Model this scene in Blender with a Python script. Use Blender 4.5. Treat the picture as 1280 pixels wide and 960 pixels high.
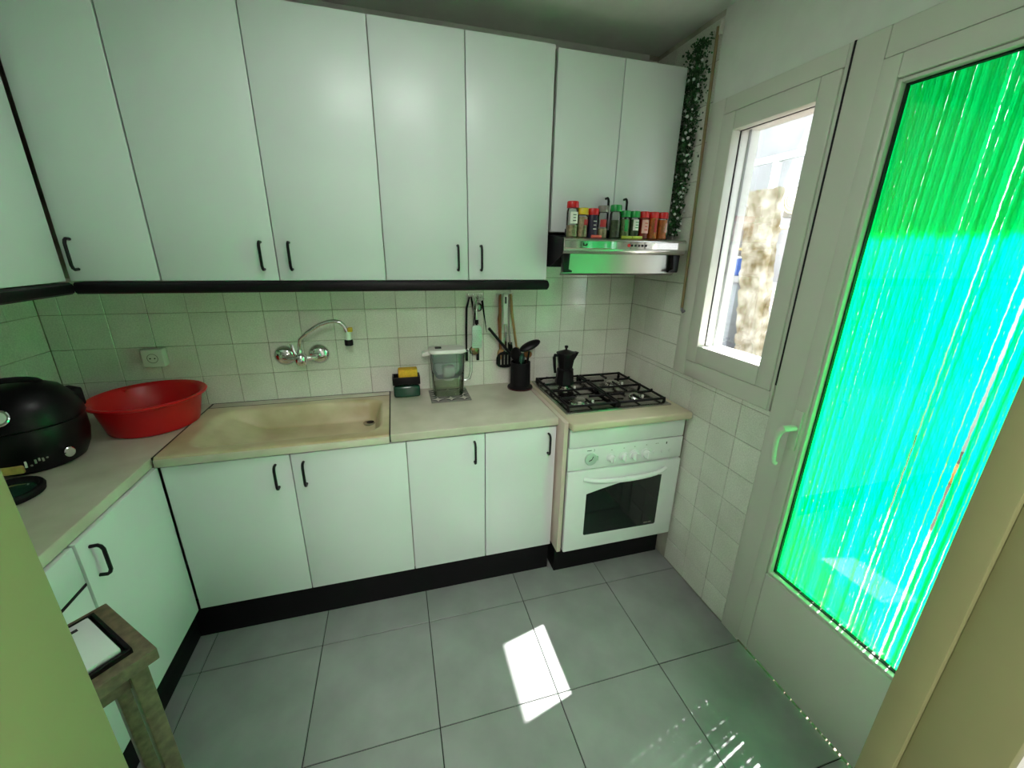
import bpy, bmesh, math, random
from mathutils import Vector, Matrix
random.seed(7)
for o in list(bpy.data.objects): bpy.data.objects.remove(o, do_unlink=True)
S = bpy.context.scene
COL = S.collection
PI = math.pi

# ------------------------------------------------------------------ camera
cam_d = bpy.data.cameras.new('camera'); cam = bpy.data.objects.new('camera', cam_d); COL.objects.link(cam)
cam_d.sensor_fit = 'HORIZONTAL'; cam_d.sensor_width = 36.0; cam_d.lens = 507.98 * 36 / 1280
cam_d.clip_start = 0.02
cam.matrix_world = Matrix(((0.961978, 0.070523, -0.263865, -1.35506), (-0.272612, 0.307212, -0.911759, -2.15190),
                           (0.016763, 0.949024, 0.314757, 1.62416), (0, 0, 0, 1)))
S.camera = cam
# ------------------------------------------------------------------ world, sun, exposure
W = bpy.data.worlds.new('sky'); S.world = W; W.use_nodes = True
bg = W.node_tree.nodes['Background']; bg.inputs[0].default_value = (0.80, 0.90, 1.0, 1); bg.inputs[1].default_value = 2.9
sd = bpy.data.lights.new('sun', 'SUN'); sun = bpy.data.objects.new('sun', sd); COL.objects.link(sun)
sd.energy = 24.0; sd.angle = 0.009; sd.color = (1.0, 0.97, 0.93)
sun.rotation_euler = Vector((-0.80, -0.20, -1.215)).to_track_quat('-Z', 'Y').to_euler()
sun.location = (4, 1, 8)
S.view_settings.view_transform = 'Standard'; S.view_settings.look = 'None'
S.view_settings.exposure = 1.7; S.view_settings.gamma = 1.0; S.view_settings.use_curve_mapping = False
HALL_FILL_W = 12.5
KITCHEN_FILL_W = 0.8

# ------------------------------------------------------------------ materials
def mat(name, col, rough=0.5, metal=0.0, var=0.06, scale=12.0, bump=0.0, bscale=80.0, trans=0.0, coat=0.0, spec=None, col2=None, detail=4.0, stretch=None, ior=None, alpha=None):
    m = bpy.data.materials.new(name); m.use_nodes = True
    nt = m.node_tree; N = nt.nodes; L = nt.links; b = N['Principled BSDF']
    tc = N.new('ShaderNodeTexCoord'); src = tc.outputs['Object']
    if stretch:
        mp = N.new('ShaderNodeMapping'); mp.inputs['Scale'].default_value = stretch
        L.new(src, mp.inputs['Vector']); src = mp.outputs['Vector']
    n = N.new('ShaderNodeTexNoise'); n.inputs['Scale'].default_value = scale; n.inputs['Detail'].default_value = detail
    L.new(src, n.inputs['Vector'])
    r = N.new('ShaderNodeValToRGB')
    c = Vector(col)
    c2 = Vector(col2) if col2 else c * (1 + var)
    c1 = c if col2 else c * (1 - var)
    r.color_ramp.elements[0].color = (*c1, 1); r.color_ramp.elements[1].color = (*c2, 1)
    r.color_ramp.elements[0].position = 0.32; r.color_ramp.elements[1].position = 0.68
    L.new(n.outputs['Fac'], r.inputs['Fac']); L.new(r.outputs['Color'], b.inputs['Base Color'])
    b.inputs['Roughness'].default_value = rough; b.inputs['Metallic'].default_value = metal
    if trans: b.inputs['Transmission Weight'].default_value = trans
    if ior: b.inputs['IOR'].default_value = ior
    if coat: b.inputs['Coat Weight'].default_value = coat; b.inputs['Coat Roughness'].default_value = 0.08
    if spec is not None: b.inputs['Specular IOR Level'].default_value = spec
    if bump:
        n2 = N.new('ShaderNodeTexNoise'); n2.inputs['Scale'].default_value = bscale; n2.inputs['Detail'].default_value = 3
        L.new(src, n2.inputs['Vector'])
        bp = N.new('ShaderNodeBump'); bp.inputs['Strength'].default_value = bump; bp.inputs['Distance'].default_value = 0.004
        L.new(n2.outputs['Fac'], bp.inputs['Height']); L.new(bp.outputs['Normal'], b.inputs['Normal'])
    return m

def pane_mat(name, tint=(1, 1, 1), refl=1.0, rough=0.0):
    m = bpy.data.materials.new(name); m.use_nodes = True; nt = m.node_tree; N = nt.nodes; L = nt.links
    N.remove(N['Principled BSDF']); out = N['Material Output']
    t = N.new('ShaderNodeBsdfTransparent'); t.inputs[0].default_value = (*tint, 1)
    g = N.new('ShaderNodeBsdfGlossy'); g.inputs['Roughness'].default_value = rough
    f = N.new('ShaderNodeFresnel'); f.inputs['IOR'].default_value = 1.45
    mu = N.new('ShaderNodeMath'); mu.operation = 'MULTIPLY'; mu.inputs[1].default_value = refl
    mx = N.new('ShaderNodeMixShader')
    L.new(f.outputs[0], mu.inputs[0]); L.new(mu.outputs[0], mx.inputs[0]); L.new(t.outputs[0], mx.inputs[1]); L.new(g.outputs[0], mx.inputs[2])
    L.new(mx.outputs[0], out.inputs['Surface'])
    return m

def strand_mat(name, col, tcol):
    m = bpy.data.materials.new(name); m.use_nodes = True; nt = m.node_tree; N = nt.nodes; L = nt.links
    b = N['Principled BSDF']; out = N['Material Output']
    b.inputs['Base Color'].default_value = (*col, 1); b.inputs['Roughness'].default_value = 0.35
    t = N.new('ShaderNodeBsdfTranslucent')
    n = N.new('ShaderNodeTexNoise'); n.inputs['Scale'].default_value = 60
    r = N.new('ShaderNodeValToRGB'); r.color_ramp.elements[0].color = (*[x * 0.9 for x in tcol], 1); r.color_ramp.elements[1].color = (*tcol, 1)
    L.new(n.outputs['Fac'], r.inputs['Fac']); L.new(r.outputs['Color'], t.inputs['Color'])
    mx = N.new('ShaderNodeMixShader'); mx.inputs[0].default_value = 0.9
    L.new(b.outputs[0], mx.inputs[1]); L.new(t.outputs[0], mx.inputs[2]); L.new(mx.outputs[0], out.inputs['Surface'])
    return m

def tile_mat(name, base, dark):
    m = mat(name, base, 0.13, 0, col2=dark, scale=7, bump=0.03, bscale=120, detail=6)
    nt = m.node_tree; N = nt.nodes; L = nt.links; b = N['Principled BSDF']
    # per tile tint
    oi = N.new('ShaderNodeObjectInfo'); mr = N.new('ShaderNodeMapRange')
    mr.inputs['To Min'].default_value = 0.94; mr.inputs['To Max'].default_value = 1.03
    L.new(oi.outputs['Random'], mr.inputs['Value'])
    # fine woven fleck
    geo = N.new('ShaderNodeNewGeometry'); n = N.new('ShaderNodeTexNoise'); n.inputs['Scale'].default_value = 170; n.inputs['Detail'].default_value = 2
    L.new(geo.outputs['Position'], n.inputs['Vector'])
    mr2 = N.new('ShaderNodeMapRange'); mr2.inputs['From Min'].default_value = 0.3; mr2.inputs['From Max'].default_value = 0.7
    mr2.inputs['To Min'].default_value = 0.86; mr2.inputs['To Max'].default_value = 1.06
    L.new(n.outputs['Fac'], mr2.inputs['Value'])
    mu = N.new('ShaderNodeMath'); mu.operation = 'MULTIPLY'; L.new(mr.outputs[0], mu.inputs[0]); L.new(mr2.outputs[0], mu.inputs[1])
    old = b.inputs['Base Color'].links[0].from_socket
    for nn in N:
        if nn.bl_idname == 'ShaderNodeTexNoise' and nn is not n:
            for l in list(nn.inputs['Vector'].links): L.remove(l)
            L.new(geo.outputs['Position'], nn.inputs['Vector'])
    mx = N.new('ShaderNodeMix'); mx.data_type = 'RGBA'; mx.blend_type = 'MULTIPLY'; mx.inputs['Factor'].default_value = 1
    L.new(old, mx.inputs['A']); L.new(mu.outputs[0], mx.inputs['B']); L.new(mx.outputs['Result'], b.inputs['Base Color'])
    return m

M = {}
M['cab'] = mat('white_laminate', (0.74, 0.755, 0.77), 0.33, var=0.02, scale=3)
M['cab_in'] = mat('cabinet_carcass', (0.55, 0.55, 0.50), 0.5)
M['black'] = mat('black_plastic', (0.0035, 0.0035, 0.004), 0.35, var=0.2)
M['blackmatte'] = mat('black_matte', (0.003, 0.003, 0.0035), 0.6, var=0.2)
M['handle'] = mat('dark_handle', (0.006, 0.0065, 0.007), 0.38, var=0.2)
M['tile'] = tile_mat('wall_tile', (0.75, 0.745, 0.66), (0.84, 0.835, 0.76))
M['grout'] = mat('grout', (0.20, 0.17, 0.12), 0.9, col2=(0.55, 0.53, 0.44), scale=6)
M['grout_floor'] = mat('floor_grout', (0.015, 0.015, 0.014), 0.9)
M['floor'] = mat('floor_tile', (0.22, 0.225, 0.225), 0.34, col2=(0.29, 0.295, 0.295), scale=5, bump=0.05, bscale=40)
M['plaster'] = mat('white_plaster', (0.74, 0.74, 0.70), 0.8, var=0.03, bump=0.1)
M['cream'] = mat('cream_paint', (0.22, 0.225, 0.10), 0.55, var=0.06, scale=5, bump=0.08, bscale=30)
M['alu'] = mat('white_lacquered_aluminium', (0.66, 0.65, 0.58), 0.35, var=0.02, scale=4)
M['gasket'] = mat('gasket', (0.006, 0.007, 0.007), 0.6)
M['marble'] = mat('worn_marble', (0.50, 0.46, 0.36), 0.30, col2=(0.66, 0.62, 0.51), scale=6, detail=8)
M['sink'] = mat('stained_stone_sink', (0.38, 0.29, 0.14), 0.28, col2=(0.66, 0.58, 0.38), scale=4.0, detail=6)
M['beige'] = mat('beige_laminate', (0.60, 0.53, 0.38), 0.38, var=0.05)
M['pinkbeige'] = mat('pinkish_panel', (0.60, 0.50, 0.42), 0.5, var=0.04)
M['enamel'] = mat('white_enamel', (0.78, 0.80, 0.80), 0.22, var=0.02, coat=0.3)
M['chrome'] = mat('chrome', (0.78, 0.78, 0.77), 0.10, 1.0, var=0.03)
M['steel'] = mat('brushed_steel', (0.50, 0.49, 0.46), 0.26, 1.0, var=0.07, scale=40, stretch=(1, 30, 30))
M['polsteel'] = mat('polished_steel', (0.72, 0.71, 0.68), 0.06, 1.0, var=0.03)
M['hobsteel'] = mat('hob_steel', (0.30, 0.29, 0.27), 0.2, 1.0, var=0.1)
M['iron'] = mat('cast_iron', (0.004, 0.004, 0.004), 0.5, bump=0.3, bscale=200)
M['mokabody'] = mat('black_coated_aluminium', (0.004, 0.004, 0.0045), 0.45, var=0.2)
M['ovenglass'] = mat('oven_glass', (0.006, 0.010, 0.009), 0.06, var=0.2, coat=0.4)
M['red'] = mat('red_plastic', (0.62, 0.006, 0.010), 0.33, var=0.05)
M['redcap'] = mat('red_cap', (0.58, 0.012, 0.010), 0.35)
M['yellowcap'] = mat('yellow_cap', (0.72, 0.50, 0.02), 0.35)
M['greencap'] = mat('green_cap', (0.012, 0.30, 0.06), 0.35)
M['greycap'] = mat('grey_cap', (0.22, 0.21, 0.17), 0.4)
M['orange'] = mat('orange_spice', (0.62, 0.17, 0.02), 0.45, var=0.3, scale=80)
M['sand'] = mat('sand_spice', (0.50, 0.40, 0.24), 0.5, var=0.25, scale=120)
M['herb'] = mat('dried_herb', (0.06, 0.11, 0.04), 0.6, var=0.4, scale=120)
M['herb2'] = mat('pale_herb', (0.16, 0.24, 0.09), 0.6, var=0.4, scale=120)
M['navy'] = mat('dark_label', (0.012, 0.010, 0.03), 0.4)
M['paprika'] = mat('paprika', (0.38, 0.03, 0.015), 0.5, var=0.2, scale=100)
M['label'] = mat('paper_label', (0.80, 0.78, 0.70), 0.6, var=0.03)
M['redlabel'] = mat('red_label', (0.45, 0.03, 0.03), 0.5)
M['pinklabel'] = mat('pink_label', (0.75, 0.38, 0.34), 0.5)
M['ink'] = mat('dark_ink', (0.015, 0.015, 0.015), 0.6)
M['lime'] = mat('lime_packet', (0.42, 0.50, 0.05), 0.45)
M['coral'] = mat('coral_packet', (0.70, 0.10, 0.08), 0.45)
M['wood'] = mat('brown_wood', (0.26, 0.11, 0.03), 0.5, var=0.25, scale=20, stretch=(8, 8, 1))
M['palewood'] = mat('pale_wood', (0.42, 0.26, 0.10), 0.5, var=0.2, scale=20, stretch=(8, 8, 1))
M['tablewood'] = mat('dark_speckled_top', (0.10, 0.075, 0.045), 0.4, col2=(0.20, 0.15, 0.09), scale=60)
M['whiteplastic'] = mat('white_plastic', (0.76, 0.76, 0.70), 0.35, var=0.02)
M['sponge'] = mat('yellow_sponge', (0.70, 0.42, 0.03), 0.9, var=0.12, scale=120, bump=0.5, bscale=250)
M['dkgreen'] = mat('dark_green_glassy', (0.012, 0.055, 0.035), 0.12, var=0.2, coat=0.3)
M['jug'] = pane_mat('clear_jug', (0.965, 0.985, 0.985), 1.0, 0.05)
M['funnel'] = pane_mat('frosted_funnel', (0.86, 0.93, 0.93), 1.6, 0.3)
M['clear'] = pane_mat('clear_jar', (0.88, 0.89, 0.86), 1.0, 0.03)
M['water'] = pane_mat('water', (0.93, 0.97, 0.86), 0.6, 0.02)
M['glass'] = pane_mat('window_pane', (0.96, 0.98, 0.97), 0.55)
M['greyplate'] = mat('grey_trivet', (0.20, 0.19, 0.17), 0.5)
M['trivwhite'] = mat('trivet_white', (0.62, 0.59, 0.52), 0.5)
M['strand'] = strand_mat('green_curtain_cord', (0.0, 0.50, 0.25), (0.002, 0.96, 0.47))
M['leaf'] = mat('leaf', (0.006, 0.035, 0.008), 0.5, col2=(0.03, 0.13, 0.03), scale=40)
M['shrubleaf'] = mat('shrub_leaf', (0.06, 0.10, 0.01), 0.5, col2=(0.24, 0.22, 0.02), scale=20)
M['petal'] = mat('white_petal', (0.72, 0.76, 0.72), 0.6)
M['conduit'] = mat('tan_tube', (0.26, 0.19, 0.09), 0.4)
M['stucco'] = mat('pale_stucco', (0.255, 0.232, 0.222), 0.9, col2=(0.34, 0.315, 0.305), scale=1.7, bump=0.4, bscale=40)
M['weather'] = mat('lichen_stucco', (0.12, 0.082, 0.028), 0.9, col2=(0.44, 0.385, 0.30), scale=6.5, detail=10, bump=0.8, bscale=25)
M['terra'] = mat('pink_paving', (0.085, 0.05, 0.038), 0.8, var=0.08)
M['ochre'] = mat('ochre_wood', (0.50, 0.30, 0.10), 0.7)
M['blue'] = mat('blue_plastic', (0.03, 0.09, 0.34), 0.4)
M['greyout'] = mat('grey_cement', (0.22, 0.22, 0.23), 0.8, var=0.12)
M['creamplastic'] = mat('cream_plastic', (0.60, 0.58, 0.46), 0.5)
M['amber'] = mat('amber_lens', (0.7, 0.30, 0.06), 0.2)
M['gold'] = mat('golden_wood_tab', (0.60, 0.40, 0.12), 0.35, var=0.2, scale=30)
for k_ in ('black', 'blackmatte', 'iron', 'mokabody', 'handle'): M[k_].node_tree.nodes['Principled BSDF'].inputs['Specular IOR Level'].default_value = 0.25
def emit(name, col, s):
    m = bpy.data.materials.new(name); m.use_nodes = True; b = m.node_tree.nodes['Principled BSDF']
    b.inputs['Base Color'].default_value = (.8, .8, .8, 1); b.inputs['Emission Color'].default_value = (*col, 1); b.inputs['Emission Strength'].default_value = s
    return m

# ------------------------------------------------------------------ mesh helpers
class MB:
    def __init__(s): s.bm = bmesh.new()
    def box(s, x0, x1, y0, y1, z0, z1, bev=0.0, seg=2):
        t = bmesh.new(); bmesh.ops.create_cube(t, size=1)
        for v in t.verts: v.co = Vector(((x0 + x1) / 2 + v.co.x * (x1 - x0), (y0 + y1) / 2 + v.co.y * (y1 - y0), (z0 + z1) / 2 + v.co.z * (z1 - z0)))
        if bev: bmesh.ops.bevel(t, geom=t.edges[:], offset=bev, segments=seg, affect='EDGES', profile=0.5)
        return s.merge(t)
    def merge(s, t, mtx=None):
        if mtx: bmesh.ops.transform(t, matrix=mtx, verts=t.verts)
        me = bpy.data.meshes.new('tmp'); t.to_mesh(me); t.free(); s.bm.from_mesh(me); bpy.data.meshes.remove(me); return s
    def lathe(s, prof, c=(0, 0, 0), n=24, axis=None, sx=1.0, sy=1.0):
        t = bmesh.new(); rings = []
        for r, z in prof:
            if r < 1e-6: rings.append([t.verts.new((0, 0, z))])
            else: rings.append([t.verts.new((r * sx * math.cos(2 * PI * i / n), r * sy * math.sin(2 * PI * i / n), z)) for i in range(n)])
        for a, b in zip(rings, rings[1:]):
            for i in range(n):
                j = (i + 1) % n
                if len(a) == 1 and len(b) == 1: continue
                if len(a) == 1: t.faces.new((a[0], b[i], b[j]))
                elif len(b) == 1: t.faces.new((a[i], a[j], b[0]))
                else: t.faces.new((a[i], a[j], b[j], b[i]))
        bmesh.ops.recalc_face_normals(t, faces=t.faces)
        mt = Matrix.Translation(c)
        if axis is not None: mt = mt @ Vector(axis).to_track_quat('Z', 'Y').to_matrix().to_4x4()
        return s.merge(t, mt)
    def cyl(s, c, r, h, axis=None, n=20, r2=None, bev=0.0):
        r2 = r if r2 is None else r2
        if bev: pr = [(0, 0), (r - bev, 0), (r, bev), (r2, h - bev), (r2 - bev, h), (0, h)]
        else: pr = [(0, 0), (r, 0), (r2, h), (0, h)]
        return s.lathe(pr, c, n, axis)
    def tube(s, pts, r, n=8, cap=True):
        pts = [Vector(p) for p in pts]; t = bmesh.new(); rings = []; up = None
        rs = r if isinstance(r, (list, tuple)) else [r] * len(pts)
        for i, p in enumerate(pts):
            d = (pts[min(i + 1, len(pts) - 1)] - pts[max(i - 1, 0)]).normalized()
            if up is None: up = d.orthogonal().normalized()
            up = (up - d * up.dot(d)).normalized(); w = d.cross(up)
            rings.append([t.verts.new(p + (up * math.cos(2 * PI * k / n) + w * math.sin(2 * PI * k / n)) * rs[i]) for k in range(n)])
        for a, b in zip(rings, rings[1:]):
            for k in range(n): t.faces.new((a[k], a[(k + 1) % n], b[(k + 1) % n], b[k]))
        if cap: t.faces.new(rings[0][::-1]); t.faces.new(rings[-1])
        bmesh.ops.recalc_face_normals(t, faces=t.faces)
        return s.merge(t)
    def prism(s, poly, axis, a, b, bev=0.0):
        """poly: 2d points in the two other axes, extruded along axis from a to b"""
        t = bmesh.new()
        def P(u, v, w): return {'x': (w, u, v), 'y': (u, w, v), 'z': (u, v, w)}[axis]
        A = [t.verts.new(P(u, v, a)) for u, v in poly]; B = [t.verts.new(P(u, v, b)) for u, v in poly]
        t.faces.new(A); t.faces.new(B[::-1]); n = len(poly)
        for i in range(n): t.faces.new((A[i], B[i], B[(i + 1) % n], A[(i + 1) % n]))
        bmesh.ops.recalc_face_normals(t, faces=t.faces)
        if bev: bmesh.ops.bevel(t, geom=t.edges[:], offset=bev, segments=2, affect='EDGES', profile=0.5)
        return s.merge(t)
    def ball(s, c, r, sx=1, sy=1, sz=1, u=16, v=10):
        t = bmesh.new(); bmesh.ops.create_uvsphere(t, u_segments=u, v_segments=v, radius=r)
        return s.merge(t, Matrix.Translation(c) @ Matrix.Diagonal((sx, sy, sz, 1)))
    def rot(s, mtx): bmesh.ops.transform(s.bm, matrix=mtx, verts=s.bm.verts); return s
    def mesh(s, name, m, smooth=35):
        for f in s.bm.faces: f.smooth = True
        lim = math.radians(smooth)
        for e in s.bm.edges:
            if len(e.link_faces) != 2 or e.calc_face_angle(0) > lim: e.smooth = False
        me = bpy.data.meshes.new(name); s.bm.to_mesh(me); s.bm.free()
        me.materials.append(m); return me
    def build(s, name, m, parent=None, smooth=35):
        return link(name, s.mesh(name, m, smooth), parent)

def link(name, me, parent=None, loc=None):
    o = bpy.data.objects.new(name, me); COL.objects.link(o)
    if parent is not None: o.parent = parent
    if loc is not None: o.location = loc
    return o
def tag(o, label, cat, group=None):
    o['label'] = label; o['category'] = cat
    if group: o['group'] = group
    return o
def thing(name, label, cat, loc=(0, 0, 0), group=None, rz=0.0):
    o = bpy.data.objects.new(name, None); COL.objects.link(o); o.location = loc; o.rotation_euler.z = rz; o.empty_display_size = 0.05
    return tag(o, label, cat, group)
def struct(name, mb, m, parent=None):
    o = mb.build(name, m, parent); o['kind'] = 'structure'; return o
def B(*a, **k): return MB().box(*a, **k)
def text_mesh(name, body, size, m, parent, loc, rot, ext=0.0003):
    cu = bpy.data.curves.new(name, 'FONT'); cu.body = body; cu.size = size; cu.extrude = ext; cu.align_x = 'CENTER'; cu.align_y = 'CENTER'
    t = bpy.data.objects.new('tmp_text', cu); COL.objects.link(t)
    dg = bpy.context.evaluated_depsgraph_get(); dg.update()
    me = bpy.data.meshes.new_from_object(t.evaluated_get(dg)); bpy.data.objects.remove(t); bpy.data.curves.remove(cu)
    me.materials.clear(); me.materials.append(m)
    o = link(name, me, parent, loc); o.rotation_euler = rot; return o

XL = -2.775; CEIL = 2.55; CT = 0.893        # left wall, ceiling, counter height
YF = -1.90                                   # inner face of the doorway wall
T = 0.15; GZ = 1.03                          # wall tile module, a known grout line height
# ================================================================== SETTING
# ---- walls
wb = struct('wall_back', B(XL - 0.12, 0.13, 0.0025, 0.14, -0.02, CEIL), M['grout'])
wl = struct('wall_left', B(XL - 0.12, XL - 0.0025, YF - 0.12, 0.0, -0.02, CEIL), M['grout'])
WY0, WY1, WZ0, WZ1 = -0.452, -1.032, 1.052, 2.22         # window unit
DY0, DY1, DZ1 = -1.036, -1.90, 2.22                       # door unit
m = MB(); m.box(0.0025, 0.13, WY0, 0.0, -0.02, CEIL); m.box(0.0025, 0.13, DY0, WY0, -0.02, WZ0); m.box(0.0025, 0.13, YF - 0.12, WY0, WZ1, CEIL)
m.box(0.0025, 0.13, YF - 0.12, DY1, -0.02, WZ1)
wr = struct('wall_right', m, M['grout'])
DXL, DXR = -1.557, -0.71
m = MB(); m.box(XL, DXL - 0.03, YF - 0.10, YF, 0, CEIL); m.box(DXR + 0.03, 0.0, YF - 0.10, YF, 0, CEIL); m.box(DXL - 0.03, DXR + 0.03, YF - 0.10, YF, 2.13, CEIL)
struct('wall_front', m, M['plaster'])
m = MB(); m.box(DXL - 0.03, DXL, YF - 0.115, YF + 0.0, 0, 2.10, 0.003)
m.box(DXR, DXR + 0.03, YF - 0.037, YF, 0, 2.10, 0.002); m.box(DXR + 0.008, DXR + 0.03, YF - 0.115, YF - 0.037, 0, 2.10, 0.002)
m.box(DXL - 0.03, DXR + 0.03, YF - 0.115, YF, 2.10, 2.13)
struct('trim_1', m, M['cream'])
# hall behind the doorway
m = MB(); m.box(-2.9, 0.13, -4.10, -4.0, 0, CEIL); m.box(-2.9, -2.8, -4.0, YF - 0.12, 0, CEIL); m.box(0.03, 0.13, -4.0, YF - 0.12, 0, CEIL)
struct('wall_hall', m, M['plaster'])
struct('ceiling', B(XL - 0.12, 0.13, -4.1, 0.14, CEIL, CEIL + 0.1), M['plaster'])
# ---- wall tiles
def tile_mesh(w, h, name='tile', d=0.007):
    return B(-w / 2, w / 2, -0.0, d, -h / 2, h / 2, bev=0.0016, seg=1).mesh(name, M['tile'])
tm_cache = {}
def put_tile(wall, x, z, w, h, side):
    """x: coordinate along the wall (centre), side: back / right / left"""
    key = (round(w, 4), round(h, 4))
    if key not in tm_cache: tm_cache[key] = tile_mesh(w, h)
    jit = lambda s: random.uniform(-s, s)
    o = link('tile', tm_cache[key], wall)
    if side == 'back': o.location = (x, 0.0 + jit(0.0004), z)
    elif side == 'right': o.location = (0.0 + jit(0.0004), x, z); o.rotation_euler.z = -PI / 2
    else: o.location = (XL + jit(0.0004), x, z); o.rotation_euler.z = PI / 2
    return o
G = 0.0022
def tile_field(wall, side, a0, a1, z0, z1, aoff=0.0):
    """tiles on the module grid, cut at the borders a0<a1, z0<z1"""
    k0 = math.floor((a0 - aoff) / T + 1e-6); k1 = math.ceil((a1 - aoff) / T - 1e-6)
    j0 = math.floor((z0 - GZ) / T + 1e-6); j1 = math.ceil((z1 - GZ) / T - 1e-6)
    for k in range(k0, k1):
        for j in range(j0, j1):
            A0 = max(a0, aoff + k * T); A1 = min(a1, aoff + (k + 1) * T); Z0 = max(z0, GZ + j * T); Z1 = min(z1, GZ + (j + 1) * T)
            if A1 - A0 < 0.012 or Z1 - Z0 < 0.012: continue
            put_tile(wall, (A0 + A1) / 2, (Z0 + Z1) / 2, A1 - A0 - G, Z1 - Z0 - G, side)
tile_field(wb, 'back', XL, 0.0, 0.88, 1.48)
tile_field(wb, 'back', -0.75, 0.0, 1.48, 1.63)
tile_field(wb, 'back', -0.05, 0.0, 1.63, 2.53)
tile_field(wr, 'right', -0.60, 0.0, 0.88, WZ0)
tile_field(wr, 'right', WY0, 0.0, WZ0, 2.53)
tile_field(wr, 'right', DY0, -0.60, 0.0, WZ0)
tile_field(wl, 'left', -1.2, 0.0, 0.88, 1.48)
B(-0.001, 0.004, YF + 0.001, WY0, WZ1 + 0.001, CEIL - 0.001).build('plaster_band', M['plaster'], wr)
B(XL + 0.001, -0.051, -0.001, 0.004, 2.395, CEIL - 0.001).build('plaster_band', M['plaster'], wb)
# ---- floor
fl = struct('floor', B(XL - 0.1, 0.0, -4.0, 0.0, -0.05, -0.004), M['grout_floor'])
FT = 0.45; fx0 = -0.405 + FT; fy0 = -0.687 + 2 * FT
ft_cache = {}
i = 0
for kx in range(0, 8):
    for ky in range(0, 11):
        x1 = fx0 - kx * FT; x0 = x1 - FT; y1 = fy0 - ky * FT; y0 = y1 - FT
        X0, X1, Y0, Y1 = max(x0, XL), min(x1, 0.0), max(y0, -4.0), min(y1, 0.0)
        if X1 - X0 < 0.02 or Y1 - Y0 < 0.02: continue
        key = (round(X1 - X0, 3), round(Y1 - Y0, 3))
        if key not in ft_cache:
            w, h = key; ft_cache[key] = B(-w / 2 + .0018, w / 2 - .0018, -h / 2 + .0018, h / 2 - .0018, -0.012, 0.0, bev=0.001, seg=1).mesh('floor_tile', M['floor'])
        link('floor_tile', ft_cache[key], fl, ((X0 + X1) / 2, (Y0 + Y1) / 2, 0))

# ---- window
def frame_rect(mb, x0, x1, ya, yb, za, zb, w, wb=None, wt=None, bev=0.003):
    """ring frame in a plane of constant x; ya>yb"""
    wb = wb or w; wt = wt or w
    mb.box(x0, x1, ya - w, ya, za, zb, bev); mb.box(x0, x1, yb, yb + w, za, zb, bev)
    mb.box(x0, x1, yb + w, ya - w, za, za + wb, bev); mb.box(x0, x1, yb + w, ya - w, zb - wt, zb, bev)
m = MB(); m.box(-0.006, 0.06, -0.535, WY0, WZ0, WZ1, 0.003); m.box(-0.006, 0.06, WY1, WY1 + 0.012, WZ0, WZ1, 0.002)
m.box(-0.006, 0.06, WY1 + 0.012, -0.535, WZ0, 1.128, 0.003); m.box(-0.006, 0.06, WY1 + 0.012, -0.535, 2.16, WZ1, 0.003)
win = struct('window_1', m, M['alu'])
m = MB(); frame_rect(m, -0.011, 0.03, -0.536, -1.019, 1.129, 2.158, 0.068, 0.082, 0.068, 0.004); m.build('sash', M['alu'], win)
m = MB(); frame_rect(m, 0.030, 0.034, -0.600, -0.955, 1.205, 2.095, 0.006, bev=0.0); m.build('gasket', M['gasket'], win)
m = MB(); frame_rect(m, 0.034, 0.125, -0.593, -0.99, 1.195, 2.11, 0.012, bev=0.001); m.build('outer_reveal', M['whiteplastic'], win)
m = MB(); m.box(0.070, 0.078, -0.612, -0.605, 1.21, 2.10); m.build('shutter_guide', M['greyout'], win)
B(0.0295, 0.0335, -0.97, -0.60, 1.20, 2.10).build('pane', M['glass'], win)
# dark joint between the window and the door frame
B(-0.0065, 0.01, -1.0385, -1.0335, 1.158, WZ1).build('joint', M['gasket'], win)
# ---- glazed door
m = MB(); m.box(-0.006, 0.06, -1.132, DY0 - 0.002, 0.0, DZ1, 0.004); m.box(-0.006, 0.06, DY1, -1.83, 0, DZ1, 0.004); m.box(-0.006, 0.06, -1.83, -1.132, 2.14, DZ1, 0.004)
door = struct('door_1', m, M['alu'])
m = MB(); frame_rect(m, -0.012, 0.04, -1.134, -1.828, 0.02, 2.138, 0.050, 0.40, 0.06, 0.004); m.build('door_leaf', M['alu'], door)
m = MB(); frame_rect(m, -0.006, 0.020, -1.185, -1.777, 0.422, 2.076, 0.010, bev=0.002); m.build('glazing_bead', M['alu'], door)
m = MB(); frame_rect(m, 0.012, 0.024, -1.1955, -1.7665, 0.4325, 2.0655, 0.004, bev=0.0); m.build('gasket', M['gasket'], door)
B(0.0205, 0.0245, -1.765, -1.198, 0.436, 2.064).build('pane', M['glass'], door)
# door handle
dh = MB(); dh.box(-0.022, -0.012, -1.176, -1.146, 0.955, 1.105, 0.004)
dhp = dh.build('handle_plate', M['alu'], door)
m = MB(); m.tube([(-0.012, -1.160, 1.040), (-0.045, -1.158, 1.040), (-0.062, -1.153, 1.038), (-0.068, -1.145, 1.026), (-0.070, -1.140, 0.995), (-0.068, -1.140, 0.95), (-0.064, -1.142, 0.905), (-0.055, -1.146, 0.895)],
         [0.012, 0.012, 0.013, 0.012, 0.010, 0.009, 0.009, 0.010], 10); m.build('lever', M['alu'], dhp)
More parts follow.
